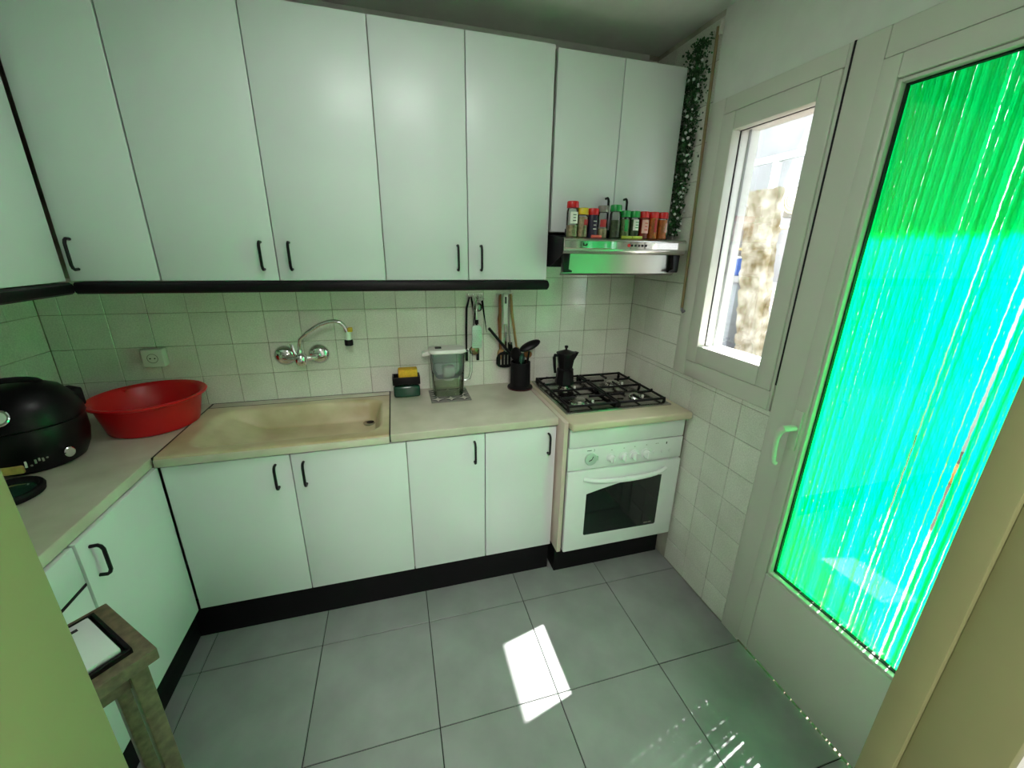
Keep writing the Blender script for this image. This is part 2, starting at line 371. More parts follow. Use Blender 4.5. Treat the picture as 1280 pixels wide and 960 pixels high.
# tan tube of the shutter crank
t = thing('shutter_crank', 'thin tan crank tube hanging beside the window frame', 'crank', (-0.02, -0.47, 1.37))
m = MB(); m.tube([(0.0, 0.028, 1.12), (0.0, 0.0, 0.0)], 0.0065, 8); m.build('rod', M['conduit'], t)
m = MB(); m.tube([(0, 0, 0.0), (0, -0.002, -0.014), (-0.003, -0.014, -0.02), (-0.003, -0.026, -0.012)], 0.0055, 8); m.build('hook', M['greyout'], t)
m = MB(); m.box(0.0, 0.016, 0.012, 0.042, 1.09, 1.14, 0.003); m.build('bracket', M['alu'], t)

# ================================================================== CABINETS
def handle_mesh():
    m = MB(); a = 0.049; h = 0.029
    m.tube([(0, 0, a), (0, -0.018, a + 0.001), (0, -h + 0.004, a - 0.004), (0, -h, a - 0.014), (0, -h, 0), (0, -h, -a + 0.014), (0, -h + 0.004, -a + 0.004), (0, -0.018, -a - 0.001), (0, 0, -a)], 0.0052, 8)
    return m.mesh('handle', M['handle'])
HM = handle_mesh()
def door_part(parent, x0, x1, z0, z1, y, hx=None, hz=None, name='door', gap=0.0018, th=0.018):
    """door slab facing -y; local coordinates of the parent, y = front face"""
    d = B(x0 + gap, x1 - gap, y, y + th, z0, z1, bev=0.0022).build(name, M['cab'], parent)
    if hx is not None: link('handle', HM, d, (hx, y, hz))
    return d
def cabinet(name, label, x0, x1, z0, z1, yf, yb, doors, hz, group=None, btop=None):
    """cabinet against the back wall; doors: list of (xa, xb, handle x)"""
    cx = (x0 + x1) / 2; t = thing(name, label, 'cabinet', (cx, yb, 0), group)
    f = yf - yb
    B(x0 - cx, x1 - cx, f + 0.020, 0, z0, btop or z1).build('body', M['cab_in'], t)
    for xa, xb, hx in doors: door_part(t, xa - cx, xb - cx, z0 + 0.002, z1 - 0.003, f, None if hx is None else hx - cx, hz)
    return t
UY = -0.345; UB = -0.002; UZ0, UZ1 = 1.492, 2.39
cabinet('wall_cabinet', 'white single-door wall cabinet in the inner corner of the two upper rows', -2.43, -2.164, UZ0, UZ1, UY, UB, [(-2.43, -2.166, -2.395)], 1.583, 'white wall cabinets')
cabinet('wall_cabinet', 'white double-door wall cabinet above the wall-mounted sink tap', -2.164, -1.381, UZ0, UZ1, UY, UB, [(-2.164, -1.777, -1.823), (-1.777, -1.381, -1.726)], 1.585, 'white wall cabinets')
cabinet('wall_cabinet', 'white double-door wall cabinet above the hanging kitchen utensils', -1.381, -0.676, UZ0, UZ1, UY, UB, [(-1.381, -1.037, -1.083), (-1.037, -0.676, -0.983)], 1.585, 'white wall cabinets')
B(-0.674, -0.662, -0.335, -0.002, 1.70, UZ1).build('filler_strip', M['cab'], bpy.data.objects['wall_cabinet.002'])
cabinet('wall_cabinet', 'short white double-door cabinet above the extractor hood', -0.660, -0.052, 1.700, UZ1, -0.325, UB, [(-0.660, -0.357, -0.398), (-0.357, -0.052, -0.305)], 1.80, 'white wall cabinets')
# left row of wall cabinets (faces +x)
def left_cabinet(name, label, ya, yb_, z0, z1, xf, parts, group):
    """ya>yb_; parts: list of (y hi, y lo, z0, z1, handle(y,z,orient) or None, name)"""
    cy = (ya + yb_) / 2
    t = thing(name, label, 'cabinet', (XL + 0.002, cy, 0), group, rz=PI / 2)   # local -y -> world +x, local x -> world y
    f = -(xf - XL - 0.002)
    B(yb_ - cy, ya - cy, f + 0.020, 0, z0, z1).build('body', M['cab_in'], t)
    for hi, lo, za, zb, h, nm in parts:
        d = door_part(t, lo - cy, hi - cy, za, zb, f, name=nm)
        if h:
            o = link('handle', HM, d, (h[0] - cy, f, h[1]))
            if h[2] == 'h': o.rotation_euler.y = PI / 2
    return t
yy = -0.347
for n, lab in enumerate(['white wall cabinet on the left wall, next to the corner gap', 'white wall cabinet on the left wall, between its two neighbours', 'white wall cabinet on the left wall, next to the doorway wall']):
    w = 0.515
    left_cabinet('wall_cabinet', lab, yy - (0.012 if n == 0 else 0), yy - w, UZ0, UZ1, -2.430, [(yy - (0.012 if n == 0 else 0), yy - w, UZ0 + 0.002, UZ1 - 0.003, (yy - w + 0.05, 1.585, 'v'), 'door')], 'white wall cabinets on the left wall')
    yy -= w
# black light pelmet under the wall cabinets
t = thing('cabinet_pelmet', 'black rounded pelmet strip running under the white wall cabinets', 'trim', (-1.55, -0.30, 1.45))
m = MB(); prof = [(-0.30, 0.0), (-0.350, 0.0), (-0.358, 0.006), (-0.361, 0.020), (-0.358, 0.034), (-0.350, 0.040), (-0.30, 0.040)]
m.prism([(y + 0.30, z) for y, z in prof], 'x', -2.416 + 1.55, -0.672 + 1.55)
m.build('strip', M['black'], t)
m = MB(); m.cyl((-0.672 + 1.55, -0.031, 0.020), 0.029, 0.006, (1, 0, 0), 16, bev=0.003); 
m.rot(Matrix.Identity(4)); e = m.build('end_cap', M['black'], t); e.scale = (1, 1, 0.68); e.location.z = 0.0064
m = MB(); m.prism([(x, z) for x, z in [(-2.46 + 1.55, 0), (-2.426 + 1.55, 0), (-2.418 + 1.55, 0.006), (-2.415 + 1.55, 0.02), (-2.418 + 1.55, 0.034), (-2.426 + 1.55, 0.04), (-2.46 + 1.55, 0.04)]], 'y', -0.058, -1.585); m.build('strip', M['black'], t)

# base cabinets
LY = -0.553; LZ0, LZ1 = 0.188, 0.852; LB = -0.004
cabinet('base_cabinet', 'white double-door base cabinet under the stone sink', -2.222, -1.350, LZ0, LZ1, LY, LB, [(-2.218, -1.792, -1.847), (-1.792, -1.350, -1.747)], 0.762, 'white base cabinets', 0.775)
cabinet('base_cabinet', 'white base cabinet with two narrow doors beside the oven', -1.350, -0.666, LZ0, LZ1, LY, LB, [(-1.350, -1.012, -1.060), (-1.012, -0.672, -0.712)], 0.768, 'white base cabinets')
left_cabinet('base_cabinet', 'white single-door base cabinet on the left wall, in the corner beside the sink unit', -0.575, -0.980, LZ0, LZ1, -2.222, [(-0.5535, -0.978, LZ0, LZ1 + 0.003, (-0.936, 0.768, 'v'), 'door')], 'white base cabinets on the left wall')
left_cabinet('base_cabinet', 'white base cabinet with drawers on the left wall behind the small table', -0.982, -1.44, LZ0, LZ1, -2.222, [(-0.984, -1.438, 0.737, LZ1 + 0.003, (-1.21, 0.80, 'h'), 'drawer'), (-0.984, -1.438, LZ0, 0.728, (-1.21, 0.66, 'h'), 'drawer')], 'white base cabinets on the left wall')
B(-0.225, 0.225, -0.5515, -0.535, 0.7285, 0.7365).build('gap_shade_strip', M['black'], bpy.data.objects['base_cabinet.003'])  # black strip put in as the dark shade of the gap between drawers
left_cabinet('base_cabinet', 'white base cabinet on the left wall, against the doorway wall', -1.442, -1.895, LZ0, LZ1, -2.222, [(-1.444, -1.893, LZ0, LZ1 + 0.003, (-1.50, 0.768, 'v'), 'door')], 'white base cabinets on the left wall')
t = thing('plinth', 'black recessed plinth under the white base cabinets', 'plinth', (-1.5, -0.5, 0))
B(-2.27 + 1.5, -0.665 + 1.5, -0.004, 0.012, 0, 0.187).build('plinth_board', M['blackmatte'], t)
B(-2.285 + 1.5, -2.270 + 1.5, -1.39, -0.004, 0, 0.187).build('plinth_board', M['blackmatte'], t)
# ================================================================== WORKTOPS, SINK
CB = CT - 0.036
def slab(x0, x1, y0, y1, z0, z1, r=0.004):
    m = MB(); m.box(x0, x1, y0, y1, z0, z1, r, 3); return m
# counter right of the sink
o = slab(-1.410, -0.668, -0.560, -0.002, CB, CT).build('worktop', M['marble']); tag(o, 'pale marble worktop between the sink and the gas hob', 'worktop')
o = slab(XL + 0.003, -2.233, -1.895, -0.002, CB, CT).build('worktop', M['marble']); tag(o, 'pale marble worktop along the left wall, carrying the red basin', 'worktop')
# sink: stone slab with a shallow trough, drain at the back right
sx0, sx1, sy0, sy1 = -2.226, -1.415, -0.560, -0.070
def smooth(a, b, x):
    t_ = max(0, min(1, (x - a) / (b - a))); return t_ * t_ * (3 - 2 * t_)
bx0, bx1, by0, by1, br = -2.165, -1.446, -0.505, -0.112, 0.075
def sdf(x, y, x0, x1, y0, y1, r):
    cx, cy = (x0 + x1) / 2, (y0 + y1) / 2; qx = abs(x - cx) - (x1 - x0) / 2 + r; qy = abs(y - cy) - (y1 - y0) / 2 + r
    return math.hypot(max(qx, 0), max(qy, 0)) + min(max(qx, qy), 0) - r
def sink_z(x, y):
    d = -sdf(x, y, bx0, bx1, by0, by1, br)          # >0 inside
    z = 0.095 * smooth(0.0, 0.045, d)
    z *= 0.16 + 0.84 * smooth(bx0, bx0 + 0.22, x)      # left end rises like a drainboard
    z += 0.012 * smooth(0.03, 0.10, d) * smooth(bx0 + .2, bx1 - 0.06, x)
    return CT - z
bm = bmesh.new(); NX, NY = 110, 74; grid = []
for i in range(NX + 1):
    row = []
    for j in range(NY + 1):
        x = sx0 + (sx1 - sx0) * i / NX; y = sy0 + (sy1 - sy0) * j / NY
        z = sink_z(x, y)
        if j == 0: z -= 0.006
        row.append(bm.verts.new((x, y, z)))
    grid.append(row)
for i in range(NX):
    for j in range(NY): bm.faces.new((grid[i][j], grid[i + 1][j], grid[i + 1][j + 1], grid[i][j + 1]))
for line in ([grid[i][0] for i in range(NX + 1)], [grid[NX][j] for j in range(NY + 1)], [grid[NX - i][NY] for i in range(NX + 1)], [grid[0][NY - j] for j in range(NY + 1)]):
    low = [bm.verts.new((v.co.x, v.co.y - (0.0), CB)) for v in line]
    for a in range(len(line) - 1): bm.faces.new((line[a + 1], line[a], low[a], low[a + 1]))
mm = MB(); me_ = bpy.data.meshes.new('tmp'); bm.to_mesh(me_); bm.free(); mm.bm.from_mesh(me_)
t = thing('stone_sink', 'cream stained stone sink trough set between the worktops', 'sink', (0, 0, 0))
mm.build('basin', M['sink'], t, smooth=50)
dx, dy = -1.512, -0.175; dz = sink_z(dx, dy)
m = MB(); m.lathe([(0.0, 0.001), (0.017, 0.001), (0.019, 0.004), (0.030, 0.0045), (0.034, 0.002), (0.034, -0.003)], (dx, dy, dz), 24); d_ = m.build('drain_ring', M['steel'], t)
m = MB(); m.cyl((dx, dy, dz + 0.002), 0.017, 0.003, n=20); m.build('drain_hole', M['blackmatte'], d_)
B(-2.226, -1.415, -0.567, -0.5585, CB, CT - 0.007, bev=0.0025).build('front_lip', M['marble'], t)
o = B(-2.228, -1.414, -0.063, -0.002, CB, CT - 0.001, bev=0.003).build('sink_back_ledge', M['marble'], t)
for a in ((-2.228, -1.414, -0.0705, -0.0625), (-2.2335, -2.2255, -0.556, -0.003), (-2.228, -1.414, -0.0035, -0.0005), (-1.4155, -1.4095, -0.556, -0.003)):
    B(*a, CB + 0.002, CT - 0.0005).build('sealant_line', M['gasket'], t)
# beige top and side panel around the oven
o = MB(); o.box(-0.640, -0.012, -0.655, -0.002, CB + 0.002, CT + 0.003, 0.010, 3); o = o.build('hob_worktop', M['beige']); tag(o, 'beige laminate worktop holding the gas hob', 'worktop')
o = B(-0.664, -0.643, -0.618, -0.004, 0.19, CT - 0.001, bev=0.002).build('side_panel', M['pinkbeige']); tag(o, 'narrow pinkish beige panel between base cabinet and oven', 'panel')
o = B(-0.64, -0.016, -0.60, -0.02, 0.0, 0.19).build('oven_plinth', M['blackmatte']); o.location.y = 0.06; tag(o, 'black recessed plinth under the white oven', 'plinth')

# ================================================================== OVEN
t = thing('oven', 'white built-in oven with dark window under the gas hob', 'oven', (-0.328, -0.60, 0.19))
hw = 0.308
B(-hw + 0.004, hw - 0.004, 0.0, 0.55, 0.002, 0.660).build('body', M['cab_in'], t)
B(-hw + .004, hw, -0.018, 0.0, 0.570, 0.664, bev=0.003).build('top_fascia', M['enamel'], t)
# control panel
cp = B(-hw, hw, -0.022, 0.0, 0.453, 0.567, bev=0.004).build('control_panel', M['enamel'], t)
def knob(parent, x, z, r, y=-0.022, m_=None, d=0.02):
    k = MB(); k.cyl((x, y, z), r, 0.006, (0, -1, 0), 24, bev=0.002); k.cyl((x, y - 0.005, z), r * 0.78, d, (0, -1, 0), 24, r2=r * 0.7, bev=0.002)
    k.box(x - 0.004, x + 0.004, y - d - 0.010, y - 0.005, z - r * 0.72, z + r * 0.72, 0.002)
    return k.build('knob', m_ or M['enamel'], parent)
ck = MB(); ck.cyl((-0.195, -0.022, 0.508), 0.031, 0.012, (0, -1, 0), 28, bev=0.003); ck.box(-0.167, -0.158, -0.034, -0.022, 0.500, 0.520, 0.002)
ckk = ck.build('clock_dial', mat('clock_green', (0.45, 0.58, 0.50), 0.3), cp)
m = MB(); m.tube([(-0.195, -0.0355, 0.508), (-0.187, -0.0355, 0.524)], 0.0016, 6); m.tube([(-0.195, -0.0355, 0.508), (-0.208, -0.0355, 0.503)], 0.0018, 6); m.build('clock_hand', M['ink'], ckk)
for x in (-0.086, -0.021, 0.037, 0.102): knob(cp, x, 0.500, 0.024 if x < 0.03 else 0.028)
for x in (0.150, 0.195, 0.238):
    m = MB(); m.cyl((x, -0.022, 0.500), 0.009, 0.005, (0, -1, 0), 16, bev=0.0015); m.build('push_button', M['enamel'], cp)
for x, z in ((-0.086, 0.540), (-0.021, 0.542), (0.037, 0.543), (0.102, 0.544), (0.155, 0.545), (0.165, 0.545)):
    m = MB(); m.box(x - 0.003, x + 0.003, -0.0226, -0.022, z - 0.0015, z + 0.0015); m.build('mark', M['greycap'], cp)
m = MB(); m.box(0.212, 0.217, -0.0228, -0.022, 0.536, 0.548); m.build('pilot_lamp', M['ink'], cp)
m = MB(); m.box(-0.215, -0.192, -0.0227, -0.022, 0.549, 0.552); m.build('brand_dash', M['ink'], cp)
text_mesh('brand_mark', ')', 0.016, M['ink'], cp, (-0.178, -0.0224, 0.551), (PI / 2, 0, 0))
# door
od = B(-hw, hw, -0.030, 0.0, 0.0, 0.449, bev=0.006).build('oven_door', M['enamel'], t)
pts = [(-0.205, 0.092), (-0.200, 0.085), (0.200, 0.078), (0.206, 0.085)]
for k in range(0, 25):
    u = 1 - k / 24; x = -0.205 + 0.411 * u; pts.append((x, 0.318 + 0.052 * math.sin(PI * 0.5 * min(1.0, (0.04 + 1.15 * u))) - 0.010 * max(0, u - 0.75) + 0.004 * u))
m = MB(); m.prism(pts, 'y', -0.0312, -0.028); m.build('oven_window', M['ovenglass'], od)
m = MB(); hp = []
for k in range(13):
    u = -1 + k / 6; hp.append((0.225 * u, -0.030 - 0.030 * (1 - u ** 4), 0.403 + 0.010 * u * u - 0.008))
m.tube(hp, [0.010 + 0.004 * (1 - abs(-1 + k / 6)) for k in range(13)], 10); m.build('door_handle', M['enamel'], od)
for xa, xb in ((0.138, 0.160), (0.164, 0.182)): B(xa, xb, -0.0317, -0.0311, 0.0935, 0.0985).build('maker_mark', M['greycap'], od)

# ================================================================== GAS HOB
HZ = CT + 0.003
t = thing('gas_hob', 'four-burner gas hob with black pan supports beside the tiled corner', 'hob', (-0.340, -0.290, HZ))
m = MB(); m.box(-0.284, 0.284, -0.256, 0.256, 0.0, 0.008, 0.004); m.build('steel_tray', M['steel'], t)
m = MB(); m.box(-0.272, 0.272, -0.243, 0.246, 0.0075, 0.0095, 0.001); m.build('glossy_plate', M['hobsteel'], t)
def burner(x, y, r):
    b_ = MB(); b_.lathe([(0, 0), (r * 1.25, 0), (r * 1.15, 0.006), (r, 0.007), (r, 0.014), (0, 0.014)], (x, y, 0.009), 28); b0 = b_.build('burner_ring', M['polsteel'], t)
    c_ = MB(); c_.lathe([(0, 0), (r * 0.86, 0), (r * 0.86, 0.004), (r * 0.6, 0.008), (0, 0.009)], (x, y, 0.023), 28); c_.build('burner_cap', M['steel'], b0)
    s_ = MB(); s_.cyl((x + r * 1.5, y - r * 0.5, 0.009), 0.006, 0.014, n=10); s_.build('spark_plug', M['whiteplastic'], b0)
for x, y, r in ((-0.150, 0.085, 0.034), (-0.165, -0.135, 0.042), (0.145, 0.090, 0.034), (0.150, -0.130, 0.026)): burner(x, y, r)
def grate(x0, x1, y0, y1):
    g = MB(); z = 0.027; r = 0.0066; ym = (y0 + y1) / 2; xm = (x0 + x1) / 2
    def bar(a, b): g.tube([a, b], r, 6)
    for y in (y0, y1): bar((x0, y, z), (x1, y, z))
    for x in (x0, x1): bar((x, y0, z), (x, y1, z))
    bar((x0, ym, z), (x1, ym, z))
    for cy in ((y0 + ym) / 2, (y1 + ym) / 2):
        q = (y1 - y0) / 4
        bar((x0, cy, z), (xm - 0.035, cy, z)); bar((x1, cy, z), (xm + 0.035, cy, z)); bar((xm, cy + q, z), (xm, cy + 0.035, z)); bar((xm, cy - q, z), (xm, cy - 0.035, z))
        for p in ((x0, cy), (x1, cy)): g.tube([(p[0], p[1], z), (p[0], p[1], z + 0.012)], r, 6)
    for x in (x0, x1):
        for y in (y0, y1, ym): g.tube([(x, y, z + 0.006), (x, y, 0.008)], [r, r * 1.3], 6)
    return g.build('pan_support', M['iron'], t)
grate(-0.262, -0.008, -0.222, 0.228); grate(0.008, 0.262, -0.222, 0.228)
m = MB(); m.tube([(-0.255, 0.232, 0.010), (-0.20, 0.235, 0.030), (-0.15, 0.236, 0.018)], 0.004, 6); m.build('rear_guard', M['iron'], t)

# moka pot, standing on the rear left grate
t = thing('moka_pot', 'black eight-sided moka pot standing on the hob', 'moka pot', (-0.490, -0.195, HZ + 0.0335), rz=0.2)
m = MB(); m.lathe([(0, 0), (0.050, 0), (0.053, 0.004), (0.045, 0.076), (0, 0.076)], (0, 0, 0), 8); m.build('boiler', M['mokabody'], t, smooth=20)
m = MB(); m.lathe([(0.0, 0.076), (0.045, 0.076), (0.045, 0.084), (0.038, 0.090), (0.0, 0.090)], (0, 0, 0), 24); m.build('collar', M['mokabody'], t)
m = MB(); m.lathe([(0, 0.090), (0.038, 0.090), (0.051, 0.166), (0.053, 0.170), (0.0, 0.170)], (0, 0, 0), 8); m.build('upper_chamber', M['mokabody'], t, smooth=20)
m = MB(); m.prism([(0.040, 0.120), (0.075, 0.172), (0.040, 0.172)], 'y', -0.014, 0.014); m.build('spout', M['mokabody'], t)
l_ = MB(); l_.lathe([(0.054, 0.170), (0.052, 0.175), (0.012, 0.189), (0, 0.190)], (0, 0, 0), 8); lid = l_.build('lid', M['mokabody'], t, smooth=20)
m = MB(); m.lathe([(0.006, 0.188), (0.005, 0.196), (0.010, 0.204), (0.009, 0.212), (0, 0.215)], (0, 0, 0), 12); m.build('lid_knob', M['black'], lid)
m = MB(); m.tube([(-0.048, 0, 0.163), (-0.070, 0.0, 0.167), (-0.074, 0.0, 0.155), (-0.070, 0, 0.11), (-0.064, 0, 0.07)], [0.008, 0.009, 0.009, 0.008, 0.007], 8); h_ = m.build('pot_handle', M['black'], t)
m = MB(); m.cyl((0.035, -0.035, 0.030), 0.006, 0.008, (0.7, -0.7, 0), 10); m.build('valve', M['steel'], t)

# ================================================================== EXTRACTOR HOOD
t = thing('extractor_hood', 'slim stainless extractor hood with pulled-out front carrying spice jars', 'extractor hood', (-0.356, -0.002, 1.55))
m = MB(); m.box(-0.306, 0.300, -0.331, 0, 0.0, 0.139, 0.002); m.build('body', M['blackmatte'], t)
m = MB(); m.prism([(-0.335, 0.126), (-0.468, 0.126), (-0.478, 0.118), (-0.480, 0.074), (-0.470, 0.060), (-0.335, 0.060)], 'x', -0.300, 0.304, 0.002); fas = m.build('front_fascia', M['steel'], t)
m = MB(); m.prism([(-0.4780, 0.114), (-0.4815, 0.112), (-0.4825, 0.084), (-0.479, 0.080)], 'x', -0.296, 0.300); m.build('control_strip', M['polsteel'], fas)
m = MB(); m.prism([(-0.432, 0.060), (-0.427, 0.060), (-0.423, -0.020), (-0.411, -0.027), (-0.414, -0.031), (-0.427, -0.023)], 'x', -0.285, 0.292); m.build('visor', mat('satin_visor', (0.36, 0.345, 0.31), 0.30, 1.0, var=0.04, scale=3), t)
m = MB(); m.prism([(-0.332, 0.139), (-0.476, 0.124), (-0.477, 0.058), (-0.332, 0.0)], 'x', -0.304, -0.3005); m.build('end_plate', M['blackmatte'], t)
for s_, x in ((1, -0.298), (-1, 0.252)):
    m = MB(); m.prism([(x, 0.064), (x + 0.038, 0.064), (x + (0.034 if s_ > 0 else 0.036), -0.004), (x + (0.050 if s_ > 0 else 0.036), -0.009), (x + (0.050 if s_ > 0 else 0.034), -0.017), (x + (0.012 if s_ > 0 else -0.012), -0.017), (x + (0.012 if s_ > 0 else -0.012), -0.009), (x + (0.010 if s_ > 0 else 0.010), 0.0)], 'y', -0.462, -0.440, 0.002)
    m.build('bracket', M['black'], t)
for k, x in enumerate((-0.005, 0.010, 0.028, 0.046, 0.062, 0.080)):
    m = MB(); m.cyl((x + 0.010, -0.4812, 0.098), 0.005 if k else 0.007, 0.003, (0, -1, 0), 12); m.build('hood_button', M['black'] if k else M['redcap'], fas)
m = MB(); m.box(-0.213, -0.209, -0.4834, -0.4822, 0.093, 0.106); m.box(-0.213, -0.196, -0.4834, -0.4822, 0.093, 0.098); m.box(-0.199, -0.194, -0.4834, -0.4822, 0.095, 0.103); m.build('maker_mark', M['ink'], fas)

# ---- spice jars on the hood
def jar(x, y, h, capm, capname, body, label, r=0.0235, lab=None, labm=None, fill=None, fillh=0.5, ink=False, z=1.677):
    t = thing('spice_jar', label, 'spice jar', (x, y, z), 'spice jars on the hood')
    ch = 0.026
    m = MB(); m.lathe([(0, 0), (r - 0.003, 0), (r, 0.003), (r, h - ch - 0.012), (r * 0.86, h - ch), (0, h - ch)], (0, 0, 0), 20); m.build('glass_body', body, t)
    if fill: m = MB(); m.lathe([(0, 0.003), (r * 0.93, 0.003), (r * 0.93, h * fillh), (0, h * fillh)], (0, 0, 0), 18); m.build('contents', fill, t)
    m = MB(); m.lathe([(0, h - ch), (r * 1.02, h - ch), (r * 1.03, h - ch + 0.003), (r * 1.0, h - 0.003), (r * 0.92, h), (0, h)], (0, 0, 0), 20); m.build('cap', capm, t)
    if lab:
        l0, l1, a0, a1 = lab; m = MB(); tb = m.bm; n = 10; A = []; Bv = []
        for k in range(n + 1):
            a = -PI / 2 + a0 + (a1 - a0) * k / n
            A.append(tb.verts.new((math.cos(a) * (r + 0.0006), math.sin(a) * (r + 0.0006), l0))); Bv.append(tb.verts.new((math.cos(a) * (r + 0.0006), math.sin(a) * (r + 0.0006), l1)))
        for k in range(n): tb.faces.new((A[k], A[k + 1], Bv[k + 1], Bv[k]))
        lo = m.build('paper_label', labm, t)
        if ink:
            for q in range(3):
                zz = l1 - (l1 - l0) * (0.25 + 0.25 * q); wd = 0.007 - 0.0015 * (q % 2)
                m = MB(); m.box(-wd, wd, -r - 0.0016, -r - 0.0002, zz - 0.0016, zz + 0.0016); m.build('print', M['ink'] if ink is True else ink, lo)
JY = -0.432
jar(-0.604, JY, 0.142, M['redcap'], 'red', M['clear'], 'tall spice jar with red cap, white label and sand-coloured filling', 0.0245, (0.055, 0.100, -0.75, 0.75), M['label'], M['sand'], 0.34, True)
jar(-0.556, JY, 0.118, M['yellowcap'], 'yellow', M['clear'], 'spice jar with a yellow cap', 0.0235, (0.05, 0.072, -0.1, 0.9), M['redlabel'], M['sand'], 0.70)
jar(-0.508, JY, 0.118, M['redcap'], 'red', M['navy'], 'spice jar with a red cap and a dark navy body', 0.0235, (0.02, 0.082, -0.1, 0.9), M['navy'], None, 0.5, M['label'])
jar(-0.461, JY, 0.131, M['greycap'], 'grey', M['clear'], 'spice jar with a grey cap and a red label', 0.0225, (0.045, 0.075, -0.9, 0.3), M['redlabel'], M['sand'], 0.30)
jar(-0.400, JY, 0.136, M['greencap'], 'green', M['clear'], 'tall spice jar with green cap and dark herbs', 0.0245, None, None, M['herb'], 0.55)
jar(-0.352, JY, 0.115, M['greencap'], 'green', M['clear'], 'short green-capped spice jar filled with pale green herbs', 0.0225, (0.03, 0.078, -0.5, 0.2), M['greencap'], M['herb2'], 0.7)
jar(-0.304, JY, 0.115, M['greencap'], 'green', M['clear'], 'short green-capped spice jar with a pale label', 0.0225, (0.035, 0.080, -0.7, 0.4), M['label'], M['herb'], 0.7, M['greencap'])
jar(-0.257, JY, 0.115, M['redcap'], 'red', M['clear'], 'spice jar with red cap and pink-red label over paprika', 0.0225, (0.025, 0.080, -0.8, 0.8), M['pinklabel'], M['paprika'], 0.75, M['redcap'])
jar(-0.209, JY, 0.115, M['redcap'], 'red', M['clear'], 'red-capped spice jar of orange spice between two red-capped jars', 0.0225, (0.03, 0.085, -0.25, 0.25), M['redlabel'], M['orange'], 0.76)
jar(-0.161, JY, 0.115, M['redcap'], 'red', M['clear'], 'red-capped spice jar of orange spice at the end nearest the hanging garland', 0.0225, (0.03, 0.07, 0.1, 0.7), M['pinklabel'], M['orange'], 0.72)
t = thing('spice_rack', 'low black rack with white clips behind the spice jars', 'rack', (-0.38, -0.388, 1.677))
B(-0.235, 0.235, -0.006, 0.006, 0, 0.036, bev=0.002).build('rail', M['black'], t)
for x in (-0.20, -0.15, -0.105, -0.050, 0.002, 0.052, 0.100, 0.148, 0.195):
    B(x - 0.005, x + 0.005, -0.0085, 0.004, 0.030, 0.040, bev=0.001).build('clip', M['whiteplastic'], t)
for x0, x1, mm_, lb in ((-0.525, -0.478, 'coral', 'coral red seasoning packet lying in front of the dark spice jar'), (-0.380, -0.330, 'lime', 'lime green seasoning packet lying below the short green-capped jar of pale herbs'), (-0.328, -0.278, 'lime', 'lime green seasoning packet lying below the labelled green-capped jar')):
    o = B(x0, x1, -0.4685, -0.459, 1.677, 1.688, bev=0.002).build('seasoning_packet', M[mm_]); tag(o, lb, 'packet', 'packets on the hood')

# ---- hanging garland right of the hood cabinet
t = thing('hanging_garland', 'artificial green garland with small white flowers hanging beside the hood cabinet', 'garland', (-0.026, -0.335, 1.70))
m = MB(); m.tube([(0, 0, 0.78), (0.002, -0.01, 0.5), (-0.004, 0.0, 0.25), (0, 0.01, 0.0)], 0.003, 6); m.build('stem', M['leaf'], t)
bm = bmesh.new(); fb = bmesh.new()
for k in range(2400):
    z = random.random() ** 0.85 * 0.78; wd = 0.022 + 0.05 * (z / 0.78)
    c = Vector((random.uniform(-0.020, 0.020), -0.005 + random.gauss(0, 0.55) * wd, z))
    c.x = max(-0.021, min(0.020, c.x)); c.y = max(-0.1, min(0.09, c.y))
    d = Vector((random.uniform(-.5, .3), random.uniform(-1, 0.4), random.uniform(-1, 0.3))).normalized(); s_ = random.uniform(0.008, 0.016)
    w = d.cross(Vector((random.random(), random.random(), random.random()))).normalized() * s_ * 0.42
    a = c - d * s_ * .5; e = c + d * s_ * .5
    v = [bm.verts.new(p) for p in (a, c + w, e, c - w)]; bm.faces.new(v)
for k in range(60):
    z = random.random() * 0.70; c = Vector((random.uniform(-0.024, 0.0), random.uniform(-0.075, 0.02), z))
    bmesh.ops.create_icosphere(fb, subdivisions=1, radius=random.uniform(0.0045, 0.008), matrix=Matrix.Translation(c))
me_ = bpy.data.meshes.new('foliage'); bm.to_mesh(me_); bm.free(); me_.materials.append(M['leaf']); o = link('foliage', me_, t); o['kind'] = 'stuff'
me_ = bpy.data.meshes.new('flowers'); fb.to_mesh(me_); fb.free(); me_.materials.append(M['petal']); o = link('flowers', me_, t); o['kind'] = 'stuff'

# ================================================================== TAP, SOCKET
t = thing('wall_tap', 'chrome wall-mounted mixer tap with long curved spout above the sink', 'tap', (0, 0, 0))
for x in (-1.885, -1.733):
    m = MB(); m.lathe([(0.050, 0.0), (0.050, 0.004), (0.046, 0.012), (0.034, 0.022), (0.018, 0.027), (0, 0.027)], (x, -0.001, 1.115), 8 if False else 28, (0, -1, 0)); m.build('rosette', M['chrome'], t)
m = MB(); m.tube([(-1.885, -0.02, 1.115), (-1.875, -0.062, 1.114), (-1.855, -0.072, 1.113), (-1.806, -0.075, 1.112), (-1.765, -0.072, 1.113), (-1.743, -0.062, 1.114), (-1.733, -0.02, 1.115)], [0.011, 0.011, 0.012, 0.013, 0.012, 0.011, 0.011], 12); m.build('mixer_body', M['chrome'], t)
m = MB(); m.lathe([(0, -0.030), (0.022, -0.028), (0.028, -0.015), (0.028, 0.010), (0.022, 0.022), (0.013, 0.030), (0.011, 0.045), (0, 0.046)], (-1.800, -0.090, 1.115), 24); m.build('cartridge', M['chrome'], t)
m = MB(); m.tube([(-1.818, -0.090, 1.130), (-1.826, -0.092, 1.155), (-1.832, -0.094, 1.190)], [0.009, 0.007, 0.006], 10); m.build('lever', M['chrome'], t)
